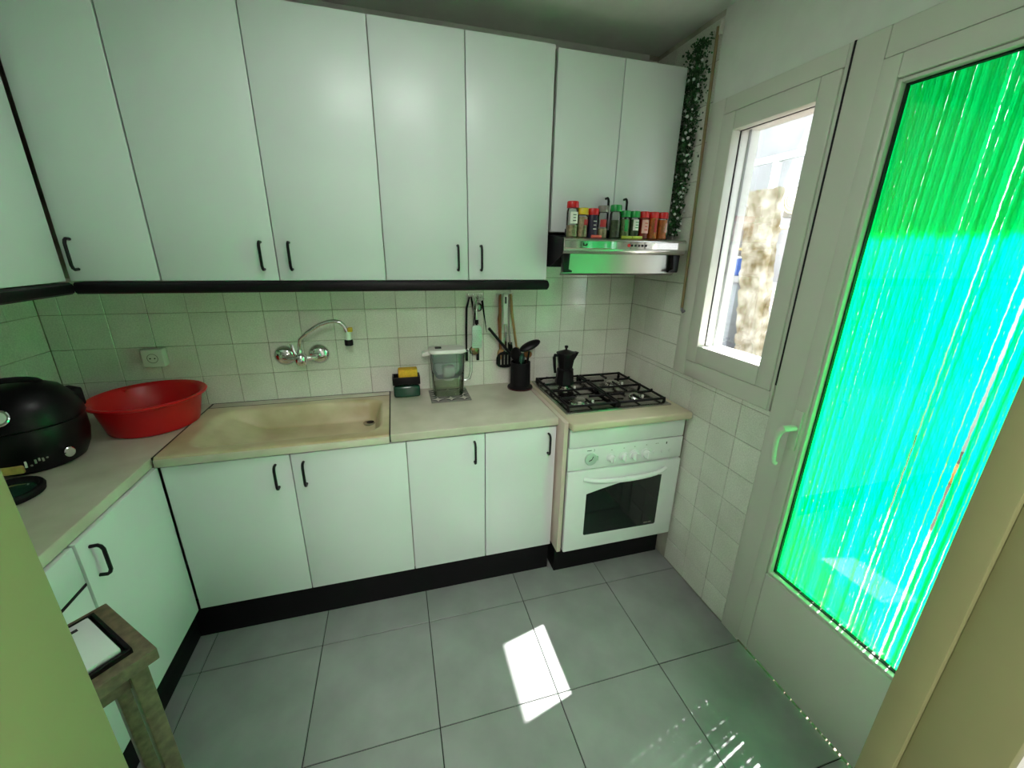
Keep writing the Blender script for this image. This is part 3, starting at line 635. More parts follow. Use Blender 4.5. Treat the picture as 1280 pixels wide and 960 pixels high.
sp = [(-1.800, -0.088, 1.155), (-1.797, -0.09, 1.185), (-1.788, -0.10, 1.212), (-1.752, -0.125, 1.244), (-1.720, -0.13, 1.265), (-1.690, -0.133, 1.282), (-1.655, -0.137, 1.294), (-1.628, -0.14, 1.298), (-1.605, -0.14, 1.291), (-1.590, -0.14, 1.277), (-1.581, -0.14, 1.258), (-1.577, -0.14, 1.240)]
m = MB(); m.tube(sp, 0.0095, 12); m.build('spout', M['chrome'], t)
m = MB(); m.cyl((-1.575, -0.14, 1.207), 0.014, 0.038, n=16, r2=0.012); ae = m.build('aerator_sleeve', M['whiteplastic'], t)
m = MB(); m.cyl((-1.575, -0.14, 1.181), 0.019, 0.028, n=16, bev=0.003); m.build('aerator', M['mokabody'], ae)
m = MB(); m.box(-1.572, -1.552, -0.156, -0.138, 1.246, 1.268, 0.004); m.build('valve_tab', M['yellowcap'], ae)

t = thing('power_socket', 'white double wall socket on the tiles above the red basin', 'socket', (-2.403, 0, 1.138))
m = MB(); m.box(-0.040, 0.040, -0.044, 0.0, -0.040, 0.040, 0.005); bx_ = m.build('box', M['whiteplastic'], t)
m = MB(); m.lathe([(0.021, 0.0005), (0.021, 0.001), (0.019, 0.001), (0.0185, -0.010), (0, -0.010)], (0.0, -0.044, 0), 24, (0, -1, 0)); m.build('outlet_ring', M['greycap'], bx_)
m = MB(); m.cyl((0.0, -0.0443, 0), 0.0185, 0.0006, (0, -1, 0), 24); f_ = m.build('outlet_face', M['whiteplastic'], bx_)
for x in (-0.0085, 0.0085): m = MB(); m.cyl((x, -0.0449, 0), 0.003, 0.0006, (0, -1, 0), 10); m.build('pin_hole', M['ink'], bx_)

# ================================================================== THINGS ON THE WORKTOP
# soap caddy with sponge
t = thing('soap_caddy', 'dark green soap dispenser caddy with black tray beside the water jug', 'soap dispenser', (-1.325, -0.094, CT))
m = MB(); m.box(-0.066, 0.066, -0.034, 0.034, 0.0, 0.062, 0.012, 3); m.build('reservoir', M['dkgreen'], t)
m = MB(); m.cyl((0, 0, 0.060), 0.014, 0.014, n=14); m.build('pump', M['black'], t)
m = MB(); m.box(-0.068, 0.068, -0.040, 0.040, 0.070, 0.080, 0.003); m.box(-0.068, 0.068, -0.040, -0.034, 0.076, 0.110, 0.002); m.box(-0.068, 0.068, 0.034, 0.040, 0.076, 0.110, 0.002); m.box(-0.068, -0.062, -0.036, 0.036, 0.076, 0.110, 0.002); m.box(0.062, 0.068, -0.036, 0.036, 0.076, 0.110, 0.002)
m.build('tray', M['black'], t)
t = thing('sponge', 'yellow kitchen sponge resting in the soap caddy tray', 'sponge', (-1.318, -0.096, CT + 0.081))
m = MB(); m.box(-0.045, 0.050, -0.028, 0.030, 0.022, 0.066, 0.006); m.build('foam', M['sponge'], t)
m = MB(); m.box(-0.045, 0.050, -0.029, 0.031, 0.0, 0.022, 0.003); m.build('scourer', M['greencap'], t)
# trivet
t = thing('trivet', 'black and white patterned trivet under the water jug', 'trivet', (-1.113, -0.147, CT))
B(-0.100, 0.100, -0.095, 0.095, 0, 0.007, bev=0.002).build('plate', M['greyplate'], t)
star = []
for k in range(16):
    a = k * PI / 8; r_ = 0.030 if k % 4 == 0 else (0.016 if k % 2 else 0.013)
    star.append((r_ * math.cos(a), r_ * math.sin(a)))
dm = MB(); dm.prism(star, 'z', 0.0074, 0.0082); SM = dm.mesh('white_motif', M['trivwhite'])
rg = MB(); q_ = 0.0335
rg.prism([(-q_, 0), (0, -q_), (q_, 0), (0, q_)], 'z', 0.0065, 0.0076); RM = rg.mesh('black_motif', M['black'])
for cx in (-0.066, 0.0, 0.066):
    for cy in (-0.062, 0.0, 0.062):
        link('black_motif', RM, t, (cx, cy, 0)); link('white_motif', SM, t, (cx, cy, 0))
# water jug
t = thing('water_jug', 'clear filter water jug half full, standing on the trivet', 'jug', (-1.117, -0.130, CT + 0.0085))
def rr_ring(m, prof, n=8):
    t_ = bmesh.new(); rings = []
    for hx, hy, r, z in prof:
        ring = []
        for cxx, cyy, a0 in ((hx - r, hy - r, 0), (-hx + r, hy - r, PI / 2), (-hx + r, -hy + r, PI), (hx - r, -hy + r, 1.5 * PI)):
            for k in range(n): a = a0 + PI / 2 * k / (n - 1); ring.append(t_.verts.new((cxx + r * math.cos(a), cyy + r * math.sin(a), z)))
        rings.append(ring)
    for a, b in zip(rings, rings[1:]):
        for k in range(len(a)): t_.faces.new((a[k], a[(k + 1) % len(a)], b[(k + 1) % len(a)], b[k]))
    t_.faces.new(rings[0][::-1]); t_.faces.new(rings[-1]); bmesh.ops.recalc_face_normals(t_, faces=t_.faces); m.merge(t_); return m
rr_ring(MB(), [(0.072, 0.048, 0.030, 0.0), (0.076, 0.052, 0.032, 0.006), (0.088, 0.060, 0.036, 0.228)]).build('vessel', M['jug'], t)
rr_ring(MB(), [(0.069, 0.045, 0.028, 0.004), (0.073, 0.049, 0.030, 0.060)]).build('water', M['water'], t)
rr_ring(MB(), [(0.058, 0.040, 0.026, 0.092), (0.074, 0.052, 0.03, 0.12), (0.082, 0.056, 0.034, 0.222)]).build('funnel', M['funnel'], t)
m = MB(); m.cyl((0.005, 0, 0.075), 0.032, 0.075, n=20, bev=0.006); m.build('filter_cartridge', M['whiteplastic'], t)
li = rr_ring(MB(), [(0.092, 0.064, 0.038, 0.226), (0.094, 0.066, 0.039, 0.232), (0.086, 0.058, 0.035, 0.243)]).build('lid', M['whiteplastic'], t)
m = MB(); m.prism([(-0.088, 0.236), (-0.125, 0.226), (-0.125, 0.208), (-0.085, 0.214)], 'y', -0.020, 0.020, 0.003); m.build('spout', M['whiteplastic'], t)
m = MB(); m.box(-0.060, -0.028, -0.012, 0.012, 0.242, 0.250, 0.003); m.build('lid_dial', M['black'], li)
m = MB(); m.tube([(0.086, 0, 0.222), (0.118, 0, 0.226), (0.126, 0, 0.205), (0.122, 0, 0.11), (0.112, 0, 0.075), (0.080, 0, 0.070)], 0.008, 8); m.build('jug_handle', M['jug'], t)

# utensil pot
t = thing('utensil_pot', 'black utensil holder pot beside the gas hob', 'utensil holder', (-0.716, -0.105, CT))
m = MB(); m.lathe([(0, 0.004), (0.062, 0.0), (0.068, 0.004), (0.068, 0.012), (0.056, 0.018), (0.054, 0.150), (0.050, 0.150), (0.050, 0.02), (0, 0.02)], (0, 0, 0), 28); m.build('pot', M['blackmatte'], t)
m = MB(); m.lathe([(0.060, 0.0), (0.070, 0.001), (0.071, 0.007), (0.066, 0.009)], (0, 0, 0), 28); m.build('base_ring', mat('dark_red_base', (0.05, 0.008, 0.008), 0.4), t)
PX, PY, PZ = -0.716, -0.105, CT
def spoon(name, label, base, tip, rad, bowl, m_, flat=0.35, group='utensils in the black pot', slots=False, hm=None):
    """utensil standing in the pot from base to tip; bowl = (half length, half width)"""
    b_, e_ = Vector(base), Vector(tip); d = (e_ - b_).normalized()
    t = thing(name, label, 'utensil', b_, group)
    m = MB(); m.tube([(0, 0, 0), e_ - b_], [rad, rad * 0.9], 8); m.build('handle', hm or m_, t)
    if bowl:
        L_, W_ = bowl; m = MB(); m.ball((0, 0, 0), 1.0, L_, W_, W_ * flat, 18, 10)
        q = d.to_track_quat('X', 'Z').to_matrix().to_4x4()
        m.rot(Matrix.Translation(e_ - b_ + d * L_ * 0.8) @ q); m.build('head', m_, t)
    return t
spoon('black_spoon', 'black serving spoon with its oval bowl leaning out of the pot toward the hob', (-0.700, -0.135, PZ + 0.03), (-0.680, -0.138, PZ + 0.215), 0.006, None, M['black'])
t_ = bpy.data.objects['black_spoon']; m = MB(); m.ball((0, 0, 0), 1.0, 0.062, 0.030, 0.016, 20, 12)
m.rot(Matrix.Translation((0.022, -0.006, 0.215)) @ Matrix.Rotation(math.radians(-24), 4, 'Y') @ Matrix.Rotation(math.radians(25), 4, 'X')); m.build('bowl', M['black'], t_)
spoon('black_ladle', 'black stick-handled utensil leaning out of the pot toward the hanging tools', (-0.718, -0.070, PZ + 0.13), (-0.888, -0.080, PZ + 0.335), 0.0085, None, M['black'])
spoon('green_ladle', 'dark green ladle head standing in the black pot', (-0.722, -0.128, PZ + 0.03), (-0.718, -0.130, PZ + 0.142), 0.006, (0.036, 0.032), M['dkgreen'], 0.5)
spoon('black_turner', 'black rounded turner standing upright in the pot', (-0.740, -0.104, PZ + 0.03), (-0.742, -0.106, PZ + 0.160), 0.006, (0.040, 0.034), M['black'], 0.3)
spoon('wooden_masher', 'brown round-headed wooden utensil at the rim of the black pot', (-0.680, -0.100, PZ + 0.03), (-0.674, -0.096, PZ + 0.170), 0.006, (0.022, 0.024), M['wood'], 0.9)

# ---- hanging utensils
def hook_bar(x, z, label):
    t = thing('hook_rail', label, 'hook rail', (x, -0.001, z), 'utensil hook rails')
    B(-0.046, 0.046, -0.007, 0.0, -0.010, 0.010, bev=0.002).build('bar', M['whiteplastic'], t)
    for k in range(4):
        xx = -0.036 + 0.024 * k; m = MB(); m.tube([(xx, -0.005, 0.002), (xx, -0.020, -0.001), (xx, -0.029, -0.007), (xx, -0.034, 0.003), (xx, -0.033, 0.010)], 0.0025, 6); m.build('hook', M['chrome'], t)
hook_bar(-0.948, 1.392, 'small hook rail holding the grater and tongs')
hook_bar(-0.785, 1.392, 'small hook rail holding the slotted turner and wooden spoons')
HY = -0.030
GH1 = 'utensils hanging with the grater'; GH2 = 'utensils hanging with the slotted turner'
t = thing('kitchen_tongs', 'black-tipped kitchen tongs hanging behind the small grater', 'tongs', (-0.966, HY + 0.016, 1.385), GH1)
for s_ in (-1, 1):
    m = MB(); m.tube([(-0.006 + s_ * 0.004, 0, 0.0), (-0.008 + s_ * 0.018, 0, -0.06), (s_ * 0.030, 0, -0.17), (s_ * 0.031, 0, -0.29)], [0.004, 0.006, 0.006, 0.005], 8); a_ = m.build('arm', M['mokabody'], t)
    m = MB(); m.box(s_ * 0.031 - 0.008, s_ * 0.031 + 0.008, -0.006, 0.006, -0.346, -0.285, 0.004); m.build('tip', M['black'], a_)
t = thing('hand_grater', 'small flat grater with chrome handle hanging on the wall', 'grater', (-0.946, HY - 0.018, 1.375), GH1)
m = MB(); m.tube([(0, 0.012, 0.010), (0.008, 0.006, 0.0), (0, 0, -0.012), (0, 0, -0.11)], [0.003, 0.003, 0.005, 0.0065], 10); m.build('handle', M['chrome'], t)
m = MB(); m.cyl((0, 0, -0.128), 0.010, 0.022, n=12); m.build('collar', M['black'], t)
m = MB(); m.prism([(-0.026, -0.258), (0.026, -0.258), (0.026, -0.150), (0.016, -0.136), (-0.016, -0.136), (-0.026, -0.150)], 'y', -0.0025, 0.0025, 0.001); pl = m.build('grating_plate', mat('grater_plate', (0.55, 0.70, 0.62), 0.35, 0.3), t)
DM = MB().cyl((0, 0, 0), 0.0022, 0.0016, (0, -1, 0), 6, r2=0.001).mesh('tooth', M['steel'])
for r_ in range(8):
    for c_ in range(5): link('tooth', DM, pl, (-0.018 + 0.009 * c_ + (0.0045 if r_ % 2 else 0) - 0.002, -0.0025, -0.165 - 0.011 * r_))
t = thing('metal_ladle', 'brown-tinted metal ladle hanging behind the small grater', 'ladle', (-0.958, HY - 0.001, 1.383), GH1)
m = MB(); m.tube([(0, 0, 0), (0, 0.0, -0.25)], 0.003, 8); m.build('handle', M['steel'], t)
m = MB(); m.ball((0, -0.002, -0.282), 0.028, 1, 0.35, 0.9); m.build('bowl', mat('bronze_metal', (0.30, 0.22, 0.12), 0.25, 0.9), t)
t = thing('thin_skewer', 'thin dark skewer tool hanging slanted next to the grater', 'skewer', (-0.914, HY, 1.385), GH1)
m = MB(); m.lathe([(0.009, -0.0015), (0.012, 0), (0.009, 0.0015), (0.009, -0.0015)], (0, -0.002, -0.010), 14, (0, 1, 0)); m.build('ring', M['chrome'], t)
m = MB(); m.tube([(0.002, 0, -0.02), (0.010, 0, -0.08), (0.026, 0, -0.188)], [0.006, 0.0045, 0.001], 8); m.build('blade', M['mokabody'], t)
t = thing('round_strainer', 'small round wire strainer hanging behind the grater handle', 'strainer', (-0.932, HY + 0.012, 1.385), GH1)
m = MB(); m.tube([(0, 0, 0), (0.002, 0, -0.035)], 0.003, 6); m.build('handle', M['steel'], t)
m = MB(); m.ball((0.002, 0, -0.055), 0.022, 1, 0.35, 1.1); m.build('mesh_bowl', M['hobsteel'], t)
t = thing('wooden_spoon', 'reddish brown wooden spoon hanging handle-up beside the white-handled turner', 'wooden spoon', (-0.816, HY, 1.398), GH2)
m = MB(); m.tube([(0, 0, 0), (0.001, 0, -0.10), (-0.001, 0, -0.13), (0.005, 0, -0.31)], [0.008, 0.0085, 0.011, 0.007], 10); m.build('handle', M['wood'], t)
m = MB(); m.ball((0.006, -0.002, -0.325), 0.026, 0.75, 0.3, 1.2); m.build('bowl', M['palewood'], t)
t = thing('slotted_turner', 'black slotted turner with white handle hanging on the wall', 'turner', (-0.789, HY - 0.014, 1.398), GH2)
m = MB(); m.prism([(-0.012, 0), (0.012, 0), (0.014, -0.02), (0.011, -0.09), (0.012, -0.158), (-0.012, -0.158), (-0.011, -0.09), (-0.014, -0.02)], 'y', -0.006, 0.006, 0.002); hd = m.build('handle', M['whiteplastic'], t)
m = MB(); m.box(-0.005, 0.005, -0.0066, 0.0066, -0.048, -0.012, 0.001); m.build('hang_slot', M['ink'], hd)
m = MB(); m.tube([(0, 0, -0.155), (0.006, 0, -0.31)], [0.006, 0.005], 8); m.build('shaft', M['chrome'], t)
# slotted head: plate made of ribs around four slots
hb = MB(); cxh, czh = 0.004, -0.352
R_ = 0.052
edges = [-R_, -0.030, -0.022, -0.010, -0.003, 0.009, 0.016, 0.028, R_]
def yb(x): return math.sqrt(max(0, 1 - (x / (R_ * 1.02)) ** 2))
for k in range(len(edges) - 1):
    xa, xb = edges[k], edges[k + 1]
    if k % 2 == 0:
        n = 5; top = []; bot = []
        for q in range(n + 1): x = xa + (xb - xa) * q / n; top.append((cxh + x, czh + 0.045 * yb(x))); bot.append((cxh + x, czh - 0.050 * yb(x) ** 0.45))
        hb.prism(bot + top[::-1], 'y', -0.002, 0.002)
    else:
        xm = (xa + xb) / 2
        hb.box(cxh + xa, cxh + xb, -0.002, 0.002, czh + 0.024, czh + 0.045 * yb(xm)); hb.box(cxh + xa, cxh + xb, -0.002, 0.002, czh - 0.050 * yb(xm) ** 0.45, czh - 0.032)
hb.build('slotted_head', M['black'], t)
t = thing('steel_server', 'flat steel serving fork hanging between the white turner and the pale wooden spoon', 'fork', (-0.768, HY + 0.006, 1.395), GH2)
m = MB(); m.tube([(0, 0, 0), (0.004, 0, -0.14), (0.012, 0, -0.27)], [0.004, 0.006, 0.005], 8); m.build('handle', M['steel'], t)
m = MB(); m.prism([(0.0, -0.26), (0.026, -0.26), (0.032, -0.33), (0.004, -0.33)], 'y', -0.0015, 0.0015); m.build('head', M['hobsteel'], t)
t = thing('pale_wooden_spoon', 'pale brown wooden spoon hanging slanted toward the utensil pot', 'wooden spoon', (-0.757, HY, 1.398), GH2)
m = MB(); m.tube([(0, 0, 0), (0.008, 0, -0.10), (0.040, 0, -0.30)], [0.008, 0.008, 0.006], 10); m.build('handle', M['palewood'], t)
m = MB(); m.ball((0.0, 0, 0), 0.024, 0.75, 0.35, 1.2); m.rot(Matrix.Translation((0.043, 0, -0.318))); m.build('bowl', M['palewood'], t)

# ---- red basin
t = thing('red_basin', 'red plastic washing-up basin standing in the counter corner', 'basin', (-2.366, -0.213, CT)); t.scale = (0.95, 0.96, 1.0)
m = MB(); m.lathe([(0, 0.0), (0.150, 0.0), (0.160, 0.006), (0.186, 0.118), (0.197, 0.122), (0.207, 0.126), (0.209, 0.132), (0.204, 0.136), (0.193, 0.134), (0.182, 0.124), (0.156, 0.012), (0.148, 0.006), (0, 0.006)], (0, 0, 0), 56); m.build('tub', M['red'], t)
m = MB(); m.box(-0.18, -0.14, 0.105, 0.125, 0.118, 0.130, 0.003); m.build('lug', M['red'], t)

# ---- black multicooker
ck = thing('multicooker', 'glossy black round electric cooker on the left worktop beside the red basin', 'cooker', (-2.590, -0.482, CT))
ck.scale = (0.91, 0.91, 1.06)
m = MB(); m.lathe([(0, 0), (0.120, 0), (0.132, 0.006), (0.150, 0.040), (0.160, 0.085), (0.160, 0.130), (0.155, 0.142)], (0, 0, 0), 48); body = m.build('body', M['black'], ck)
m = MB(); m.lathe([(0.155, 0.144), (0.163, 0.148), (0.162, 0.165), (0.148, 0.205), (0.115, 0.245), (0.07, 0.265), (0, 0.272)], (0, 0, 0), 48); lid = m.build('lid', M['black'], ck)
fd = Vector((0.58, -0.81, 0)).normalized()
def on_body(ang, z, r): return Vector((math.cos(ang) * r, math.sin(ang) * r, z)), Vector((math.cos(ang), math.sin(ang), 0))
fa = math.atan2(-0.81, 0.42)
p_, n_ = on_body(-1.28, 0.195, 0.150); nn = (n_ + Vector((0, 0, 0.6))).normalized()
m = MB(); m.cyl(p_, 0.026, 0.010, nn, 24, bev=0.003); q_ = m.build('steam_valve', M['chrome'], lid)
m = MB(); m.cyl(p_ + nn * 0.009, 0.018, 0.004, nn, 24, bev=0.001); m.build('valve_cap', M['whiteplastic'], q_)
p_, n_ = on_body(fa + 0.62, 0.050, 0.151); m = MB(); m.cyl(p_, 0.017, 0.022, n_, 20, bev=0.003); m.build('control_knob', M['chrome'], body)
p_, n_ = on_body(fa - 0.35, 0.030, 0.145)
m = MB(); m.box(-0.034, 0.034, -0.010, 0.006, -0.013, 0.013, 0.005); m.rot(Matrix.Translation(p_ + n_ * 0.002) @ Matrix.Rotation(fa - 0.35 + PI / 2, 4, 'Z')); m.build('label_badge', M['gold'], body)
a_ = fa + 0.12; p_, n_ = on_body(a_, 0.046, 0.1555)
for k_, (u_, h_, z_, mk) in enumerate(((-0.030, 0.026, 0.0, 'label'), (-0.018, 0.005, -0.010, 'greycap'), (-0.006, 0.013, 0.0, 'greycap'), (0.004, 0.010, 0.004, 'greycap'), (0.013, 0.012, 0.001, 'greycap'), (0.024, 0.005, 0.004, 'greycap'))):
    aa = a_ + u_ / 0.155; pk, nk = on_body(aa, 0.046 + z_, 0.1525)
    m = MB(); m.box(-0.0028, 0.0028, -0.003, 0.003, -h_ / 2, h_ / 2, 0.001); m.rot(Matrix.Translation(pk) @ Matrix.Rotation(aa + PI / 2, 4, 'Z') @ Matrix.Rotation(-0.38, 4, 'X')); m.build('panel_mark', M[mk], body)
p_, n_ = on_body(0.98, 0.182, 0.142)
m = MB(); m.box(-0.040, 0.040, -0.020, 0.028, -0.030, 0.034, 0.008); m.rot(Matrix.Translation(p_) @ Matrix.Rotation(0.98 - PI / 2, 4, 'Z')); hg = m.build('hinge', M['blackmatte'], ck)
m = MB(); m.cyl(p_ + Vector((0.030, -0.030, 0.016)), 0.006, 0.006, (0.8, -0.5, 0.2), 12, bev=0.001); m.build('indicator_lamp', M['amber'], hg)
p_, n_ = on_body(fa, 0.235, 0.10)
m = MB(); 
hpts = [on_body(fa + 1.6 - 3.2 * k / 8, 0.0, 0.07)[0] for k in range(9)]
m.tube([Vector((h.x, h.y, 0.262 + 0.030 * math.sin(PI * k / 8))) for k, h in enumerate(hpts)], 0.009, 8); m.build('lid_handle', M['blackmatte'], lid)
# ---- dark pan lid on the worktop
t = thing('glass_pan_lid', 'small dark oval dish with green glass centre lying on the left worktop', 'pan lid', (-2.510, -0.742, CT))
m = MB(); m.lathe([(0, 0.0), (0.078, 0.0), (0.088, 0.004), (0.091, 0.018), (0.087, 0.026), (0.078, 0.026), (0.072, 0.014), (0, 0.012)], (0, 0, 0), 36, sx=0.92); m.build('rim', M['blackmatte'], t)
m = MB(); m.lathe([(0.070, 0.016), (0.04, 0.022), (0, 0.024)], (0, 0, 0), 32, sx=0.92); m.build('glass_centre', M['dkgreen'], t)
m = MB(); m.lathe([(0.010, 0.022), (0.009, 0.030), (0.014, 0.036), (0, 0.040)], (0, 0, 0), 14); m.build('lid_knob', M['blackmatte'], t)

# ---- small table at the lower left, turned about 45 degrees
ang = math.radians(-43.5); TZ = 0.88
ax = Vector((math.cos(ang), math.sin(ang), 0)); ay = Vector((-math.sin(ang), math.cos(ang), 0))
corner = Vector((-2.005, -1.251, 0)); TS = 0.22
ctr = corner + ax * TS / 2 - ay * TS / 2
t = thing('small_table', 'small square dark-topped table turned askew in front of the white drawers', 'table', (ctr.x, ctr.y, 0), rz=ang)
h = TS / 2
B(-h, h, -h, h, TZ - 0.028, TZ, bev=0.003).build('table_top', M['tablewood'], t)
for sx in (-1, 1):
    for sy in (-1, 1):
        m = MB(); m.prism([(sx * (h - 0.03) - .014, sy * (h - 0.03) - .014), (sx * (h - 0.03) + .014, sy * (h - 0.03) - .014), (sx * (h - 0.03) + .014, sy * (h - 0.03) + .014), (sx * (h - 0.03) - .014, sy * (h - 0.03) + .014)], 'z', 0.0, TZ - 0.028, 0.002); m.build('leg', M['tablewood'], t)
B(-h + .03, h - .03, -h + .022, h - .022, TZ - 0.075, TZ - 0.028).build('apron', M['tablewood'], t)
t = thing('black_tray', 'flat black tray on the small dark table', 'tray', (ctr.x, ctr.y, TZ), rz=ang)
q = h - 0.026
m = MB(); m.box(-q, q, -q, q, 0, 0.004, 0.001)
for a in ((-q, q, -q, -q + .006), (-q, q, q - .006, q), (-q, -q + .006, -q, q), (q - .006, q, -q, q)): m.box(*a, 0.003, 0.012, 0.001)
m.build('tray_body', M['black'], t)
t = thing('kitchen_scale', 'flat white kitchen scale lying on the black tray', 'scale', (ctr.x, ctr.y, TZ + 0.0045), rz=ang)
B(-q + .012, q - .012, -q + .012, q - .012, 0, 0.012, bev=0.003).build('plate', M['enamel'], t)
B(-q + .030, -q + .038, q - .050, q - .034, 0.0115, 0.0128).build('mark', M['ink'], t)

# ================================================================== DOOR CURTAIN (outside)
t = thing('cord_curtain', 'green twisted-cord fly curtain hanging outside the glazed door', 'curtain', (0.100, -1.48, 2.12))
B(-0.010, 0.010, -0.42, 0.45, 0.0, 0.025, bev=0.003).build('rail', M['alu'], t)
def cord_mesh(seed, H=2.10, n=6, rings=150):
    rnd = random.Random(seed); bm = bmesh.new(); prev = None; ph = rnd.random() * 6; amp = rnd.uniform(0.0, 0.0006); fr = rnd.uniform(2, 5)
    for i in range(rings + 1):
        z = -H * i / rings; tw = 2 * PI * i / 9.0 + ph
        ring = []
        for k in range(n):
            a = 2 * PI * k / n; lx, ly = 0.0052 * math.cos(a), 0.0041 * math.sin(a)
            ring.append(bm.verts.new((lx * math.cos(tw) - ly * math.sin(tw), lx * math.sin(tw) + ly * math.cos(tw) + amp * math.sin(fr * z + ph), z)))
        if prev:
            for k in range(n): f = bm.faces.new((prev[k], prev[(k + 1) % n], ring[(k + 1) % n], ring[k])); f.smooth = True
        prev = ring
    me = bpy.data.meshes.new('cord'); bm.to_mesh(me); bm.free(); me.materials.append(M['strand']); return me
cords = [cord_mesh(s) for s in range(5)]
y = 0.445; k = 0
while y > -0.41:
    u = (0.445 - y) / 0.86                       # 0 at the window side
    o = link('cord', cords[k % 5], t, (random.uniform(-0.004, 0.004), y, 0.0))
    o.rotation_euler = (random.gauss(0, 0.0003 + 0.0012 * u), random.gauss(0, 0.001), random.choice((0, PI)))
    step = 0.0060 + 0.0012 * u + (random.random() < 0.012 + 0.55 * u * u) * random.uniform(0.004, 0.013) * (0.25 + u)
    y -= step; k += 1

# ================================================================== OUTSIDE
struct('ground', B(0.0, 9.0, -6.0, 8.0, -0.12, -0.02), M['terra'])
o = B(0.13, 0.615, -3.5, 1.8, 2.45, 2.60, bev=0.005).build('balcony_slab', M['stucco']); tag(o, 'pale balcony slab over the outside door', 'balcony')
gw = B(3.40, 3.60, -6.0, 6.0, -0.02, 2.35, bev=0.01).build('garden_wall', M['stucco']); tag(gw, 'pale rendered courtyard wall seen through the window', 'wall')
# weathered pillar
bm = MB(); NR, NC = 46, 12; F = []; Bk = []
for i in range(NR + 1):
    z = -0.02 + 2.27 * i / NR; ya = 1.15 + 0.112 * z; yb_ = 1.49 + 0.13 * z + (0.10 * smooth(1.85, 2.0, z))
    F.append([bm.bm.verts.new((2.38, ya + (yb_ - ya) * j / NC, z)) for j in range(NC + 1)]); Bk.append([bm.bm.verts.new((2.46, ya + (yb_ - ya) * j / NC, z)) for j in range(NC + 1)])
for i in range(NR):
    for j in range(NC): bm.bm.faces.new((F[i][j], F[i + 1][j], F[i + 1][j + 1], F[i][j + 1])); bm.bm.faces.new((Bk[i][j], Bk[i][j + 1], Bk[i + 1][j + 1], Bk[i + 1][j]))
    for j in (0, NC): bm.bm.faces.new((F[i][j], Bk[i][j], Bk[i + 1][j], F[i + 1][j]))
for i in (0, NR):
    for j in range(NC): bm.bm.faces.new((F[i][j], F[i][j + 1], Bk[i][j + 1], Bk[i][j]))
bmesh.ops.recalc_face_normals(bm.bm, faces=bm.bm.faces)
rnd = random.Random(3)
for v in bm.bm.verts:
    v.co += Vector((rnd.gauss(0, .006), rnd.gauss(0, .008), rnd.gauss(0, .006) if v.co.z > 0.1 else 0))
o = bm.build('weathered_pillar', M['weather'], smooth=60); tag(o, 'crumbling lichen-stained pillar outside the window', 'pillar')
o = thing('fan_unit', 'round cream fan cover on a box beside the weathered pillar', 'fan', (2.60, 1.425, 1.98))
B(0.0, 0.30, -0.27, 0.06, 0.0, 0.36, bev=0.01).build('housing', M['greyout'], o)
m = MB(); m.lathe([(0, 0.02), (0.10, 0.02), (0.135, 0.012), (0.14, 0.0)], (0.0, -0.055, 0.17), 32, (-1, 0, 0)); g_ = m.build('fan_cover', M['creamplastic'], o)
for r_ in (0.05, 0.08, 0.11):
    m = MB(); pts = [(-0.022, -0.055 + r_ * math.cos(a * PI / 12), 0.17 + r_ * math.sin(a * PI / 12)) for a in range(25)]; m.tube(pts, 0.003, 5, False); m.build('grille_ring', M['greycap'], g_)
B(0.05, 0.80, -0.20, -0.12, -0.06, 0.0).build('bracket', M['greyout'], o)
o = MB(); o.tube([(2.56, 1.46, 1.885), (2.56, 0.3, 1.885), (2.56, -0.6, 1.885)], 0.022, 10); o = o.build('white_pipe', M['whiteplastic']); tag(o, 'horizontal white pipe running below the fan cover outside', 'pipe')
o = thing('outdoor_cabinet', 'pale outdoor cupboard with panelled doors behind the weathered pillar', 'cupboard', (3.0, 1.15, -0.02))
B(0.0, 0.39, -0.9, 0.72, 0, 1.32, bev=0.01).build('body', M['stucco'], o)
for yy in (-0.85, -0.46, -0.07, 0.32):
    for zz in (0.10, 0.72): B(-0.012, 0.0, yy, yy + 0.35, zz, zz + 0.54, bev=0.004).build('panel', M['pinkbeige'], o)
# left: grey cement bench, shelf and blue crate
o = thing('cement_shelf', 'grey cement shelf unit left of the weathered pillar outside', 'shelf', (2.95, 2.82, -0.02))
B(0.0, 0.42, -0.55, 0.9, 0.0, 1.28, bev=0.01).build('block', M['greyout'], o)
B(-0.03, 0.44, -0.58, 0.93, 1.28, 1.36, bev=0.008).build('slab', M['stucco'], o)
B(-0.02, 0.42, -0.55, 0.9, 1.68, 1.71, bev=0.003).build('board', M['ochre'], o)
B(-0.03, 0.44, -0.55, 0.9, 1.95, 2.10, bev=0.01).build('top_beam', M['stucco'], o)
for yy in (-0.55, 0.86): B(0.30, 0.40, yy, yy + 0.04, 1.36, 2.0).build('post', M['greyout'], o)
o = thing('blue_crate', 'blue plastic crate standing on the cement shelf outside', 'crate', (3.08, 2.56, 1.345))
B(-0.12, 0.14, -0.22, 0.22, 0.0, 0.22, bev=0.01).build('box', M['blue'], o)
B(-0.13, 0.15, -0.23, 0.23, 0.215, 0.240, bev=0.008).build('rim', M['whiteplastic'], o)
# far building with railing
o = thing('far_building', 'pale building wall with white railing beyond the courtyard', 'building', (6.0, 2.0, -0.02))
B(0.0, 0.5, -9, 8, 0.0, 6.4).build('facade', M['stucco'], o)
B(-1.2, -1.1, -9, 8, 3.08, 3.18, bev=0.01).build('rail_top', M['whiteplastic'], o)
B(-1.2, 0.0, -9, 8, 2.25, 2.40, bev=0.01).build('terrace_edge', M['stucco'], o)
for k in range(9): B(-1.2, -1.1, -3.6 + 0.9 * k, -3.5 + 0.9 * k, 2.4, 3.08, bev=0.01).build('rail_post', M['whiteplastic'], o)
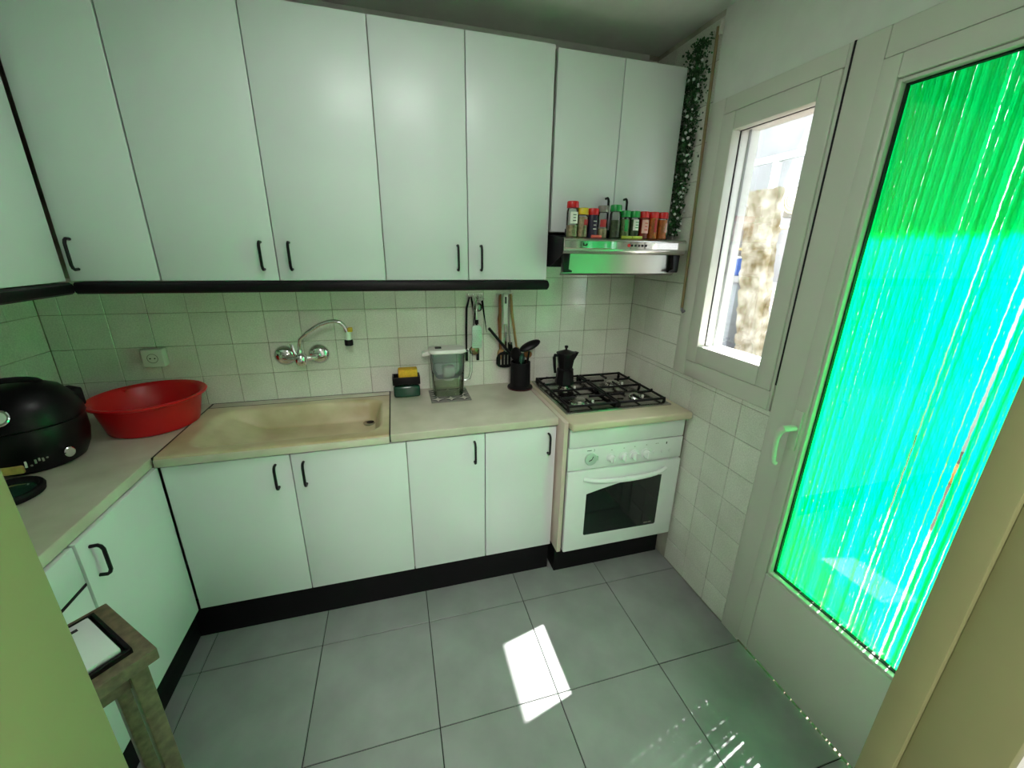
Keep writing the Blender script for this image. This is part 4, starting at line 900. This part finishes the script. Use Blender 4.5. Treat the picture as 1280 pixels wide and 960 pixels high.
# shrubs along the paving edge
SH = [(2.90, -0.68, 1.15, 'yellow-green shrub nearest the outdoor cupboard'), (2.90, -1.35, 0.95, 'low yellow-green shrub in the middle of the courtyard bed'), (2.92, -2.05, 1.2, 'yellow-green shrub at the far end of the courtyard bed')]
kb = thing('garden_kerb', 'dark brown kerb edging the bed along the pink paving', 'kerb', (2.62, -1.0, -0.02))
B(0.0, 0.10, -1.6, 0.6, 0, 0.14, bev=0.01).build('kerb_stone', M['wood'], kb)
for x, y_, hh, lb in SH:
    o = thing('shrub', lb, 'shrub', (x, y_, -0.02), 'courtyard shrubs'); bm = bmesh.new(); rnd = random.Random(int(100 * hh))
    for k in range(900):
        a = rnd.random() * 2 * PI; r_ = 0.30 * math.sqrt(rnd.random()); z = 0.12 + rnd.random() ** 0.8 * (hh - 0.12); r_ *= 1 - 0.45 * z / hh
        c = Vector((0.75 * r_ * math.cos(a), r_ * math.sin(a), z)); d = Vector((rnd.gauss(0, 1), rnd.gauss(0, 1), rnd.gauss(.3, 1))).normalized(); w = d.orthogonal().normalized() * 0.016
        v = [bm.verts.new(p) for p in (c - d * .035, c + w, c + d * .035, c - w)]; bm.faces.new(v)
    me_ = bpy.data.meshes.new('foliage'); bm.to_mesh(me_); bm.free(); me_.materials.append(M['shrubleaf']); f_ = link('foliage', me_, o); f_['kind'] = 'stuff'
    m = MB()
    for k in range(5): a = k * 1.25; m.tube([(0.03 * math.cos(a), 0.03 * math.sin(a), 0), (0.12 * math.cos(a), 0.16 * math.sin(a), hh * 0.8)], [0.012, 0.005], 6)
    m.build('stems', M['wood'], o)

# ================================================================== ADDED FILL LAMPS, OUT OF VIEW
def fill_lamp(label, x, y, watts, col, sz):
    t = thing('fill_lamp', label, 'lamp', (x, y, CEIL - 0.075))
    B(-sz / 2 - 0.02, sz / 2 + 0.02, -sz / 2 - 0.02, sz / 2 + 0.02, 0.03, 0.075, bev=0.008).build('housing', M['whiteplastic'], t)
    ld = bpy.data.lights.new('fill_light', 'AREA'); ld.shape = 'SQUARE'; ld.size = sz; ld.energy = watts; ld.color = col
    lo = bpy.data.objects.new('fill_light', ld); COL.objects.link(lo); lo.parent = t; lo.location = (0, 0, 0.02)
    B(-sz / 2, sz / 2, -sz / 2, sz / 2, 0.022, 0.03, bev=0.003).build('diffuser', emit('fill_glow', col, 1.5), t)
fill_lamp('added square fill lamp on the kitchen ceiling, out of view', -1.30, -1.15, KITCHEN_FILL_W, (1.0, 1.0, 0.98), 0.5)  # unseen lamp added to lift the kitchen with neutral fill
fill_lamp('added square fill lamp on the hall ceiling behind the doorway', -1.3, -3.0, HALL_FILL_W, (1.0, 0.97, 0.91), 0.5)  # unseen lamp added to send fill light in through the doorway
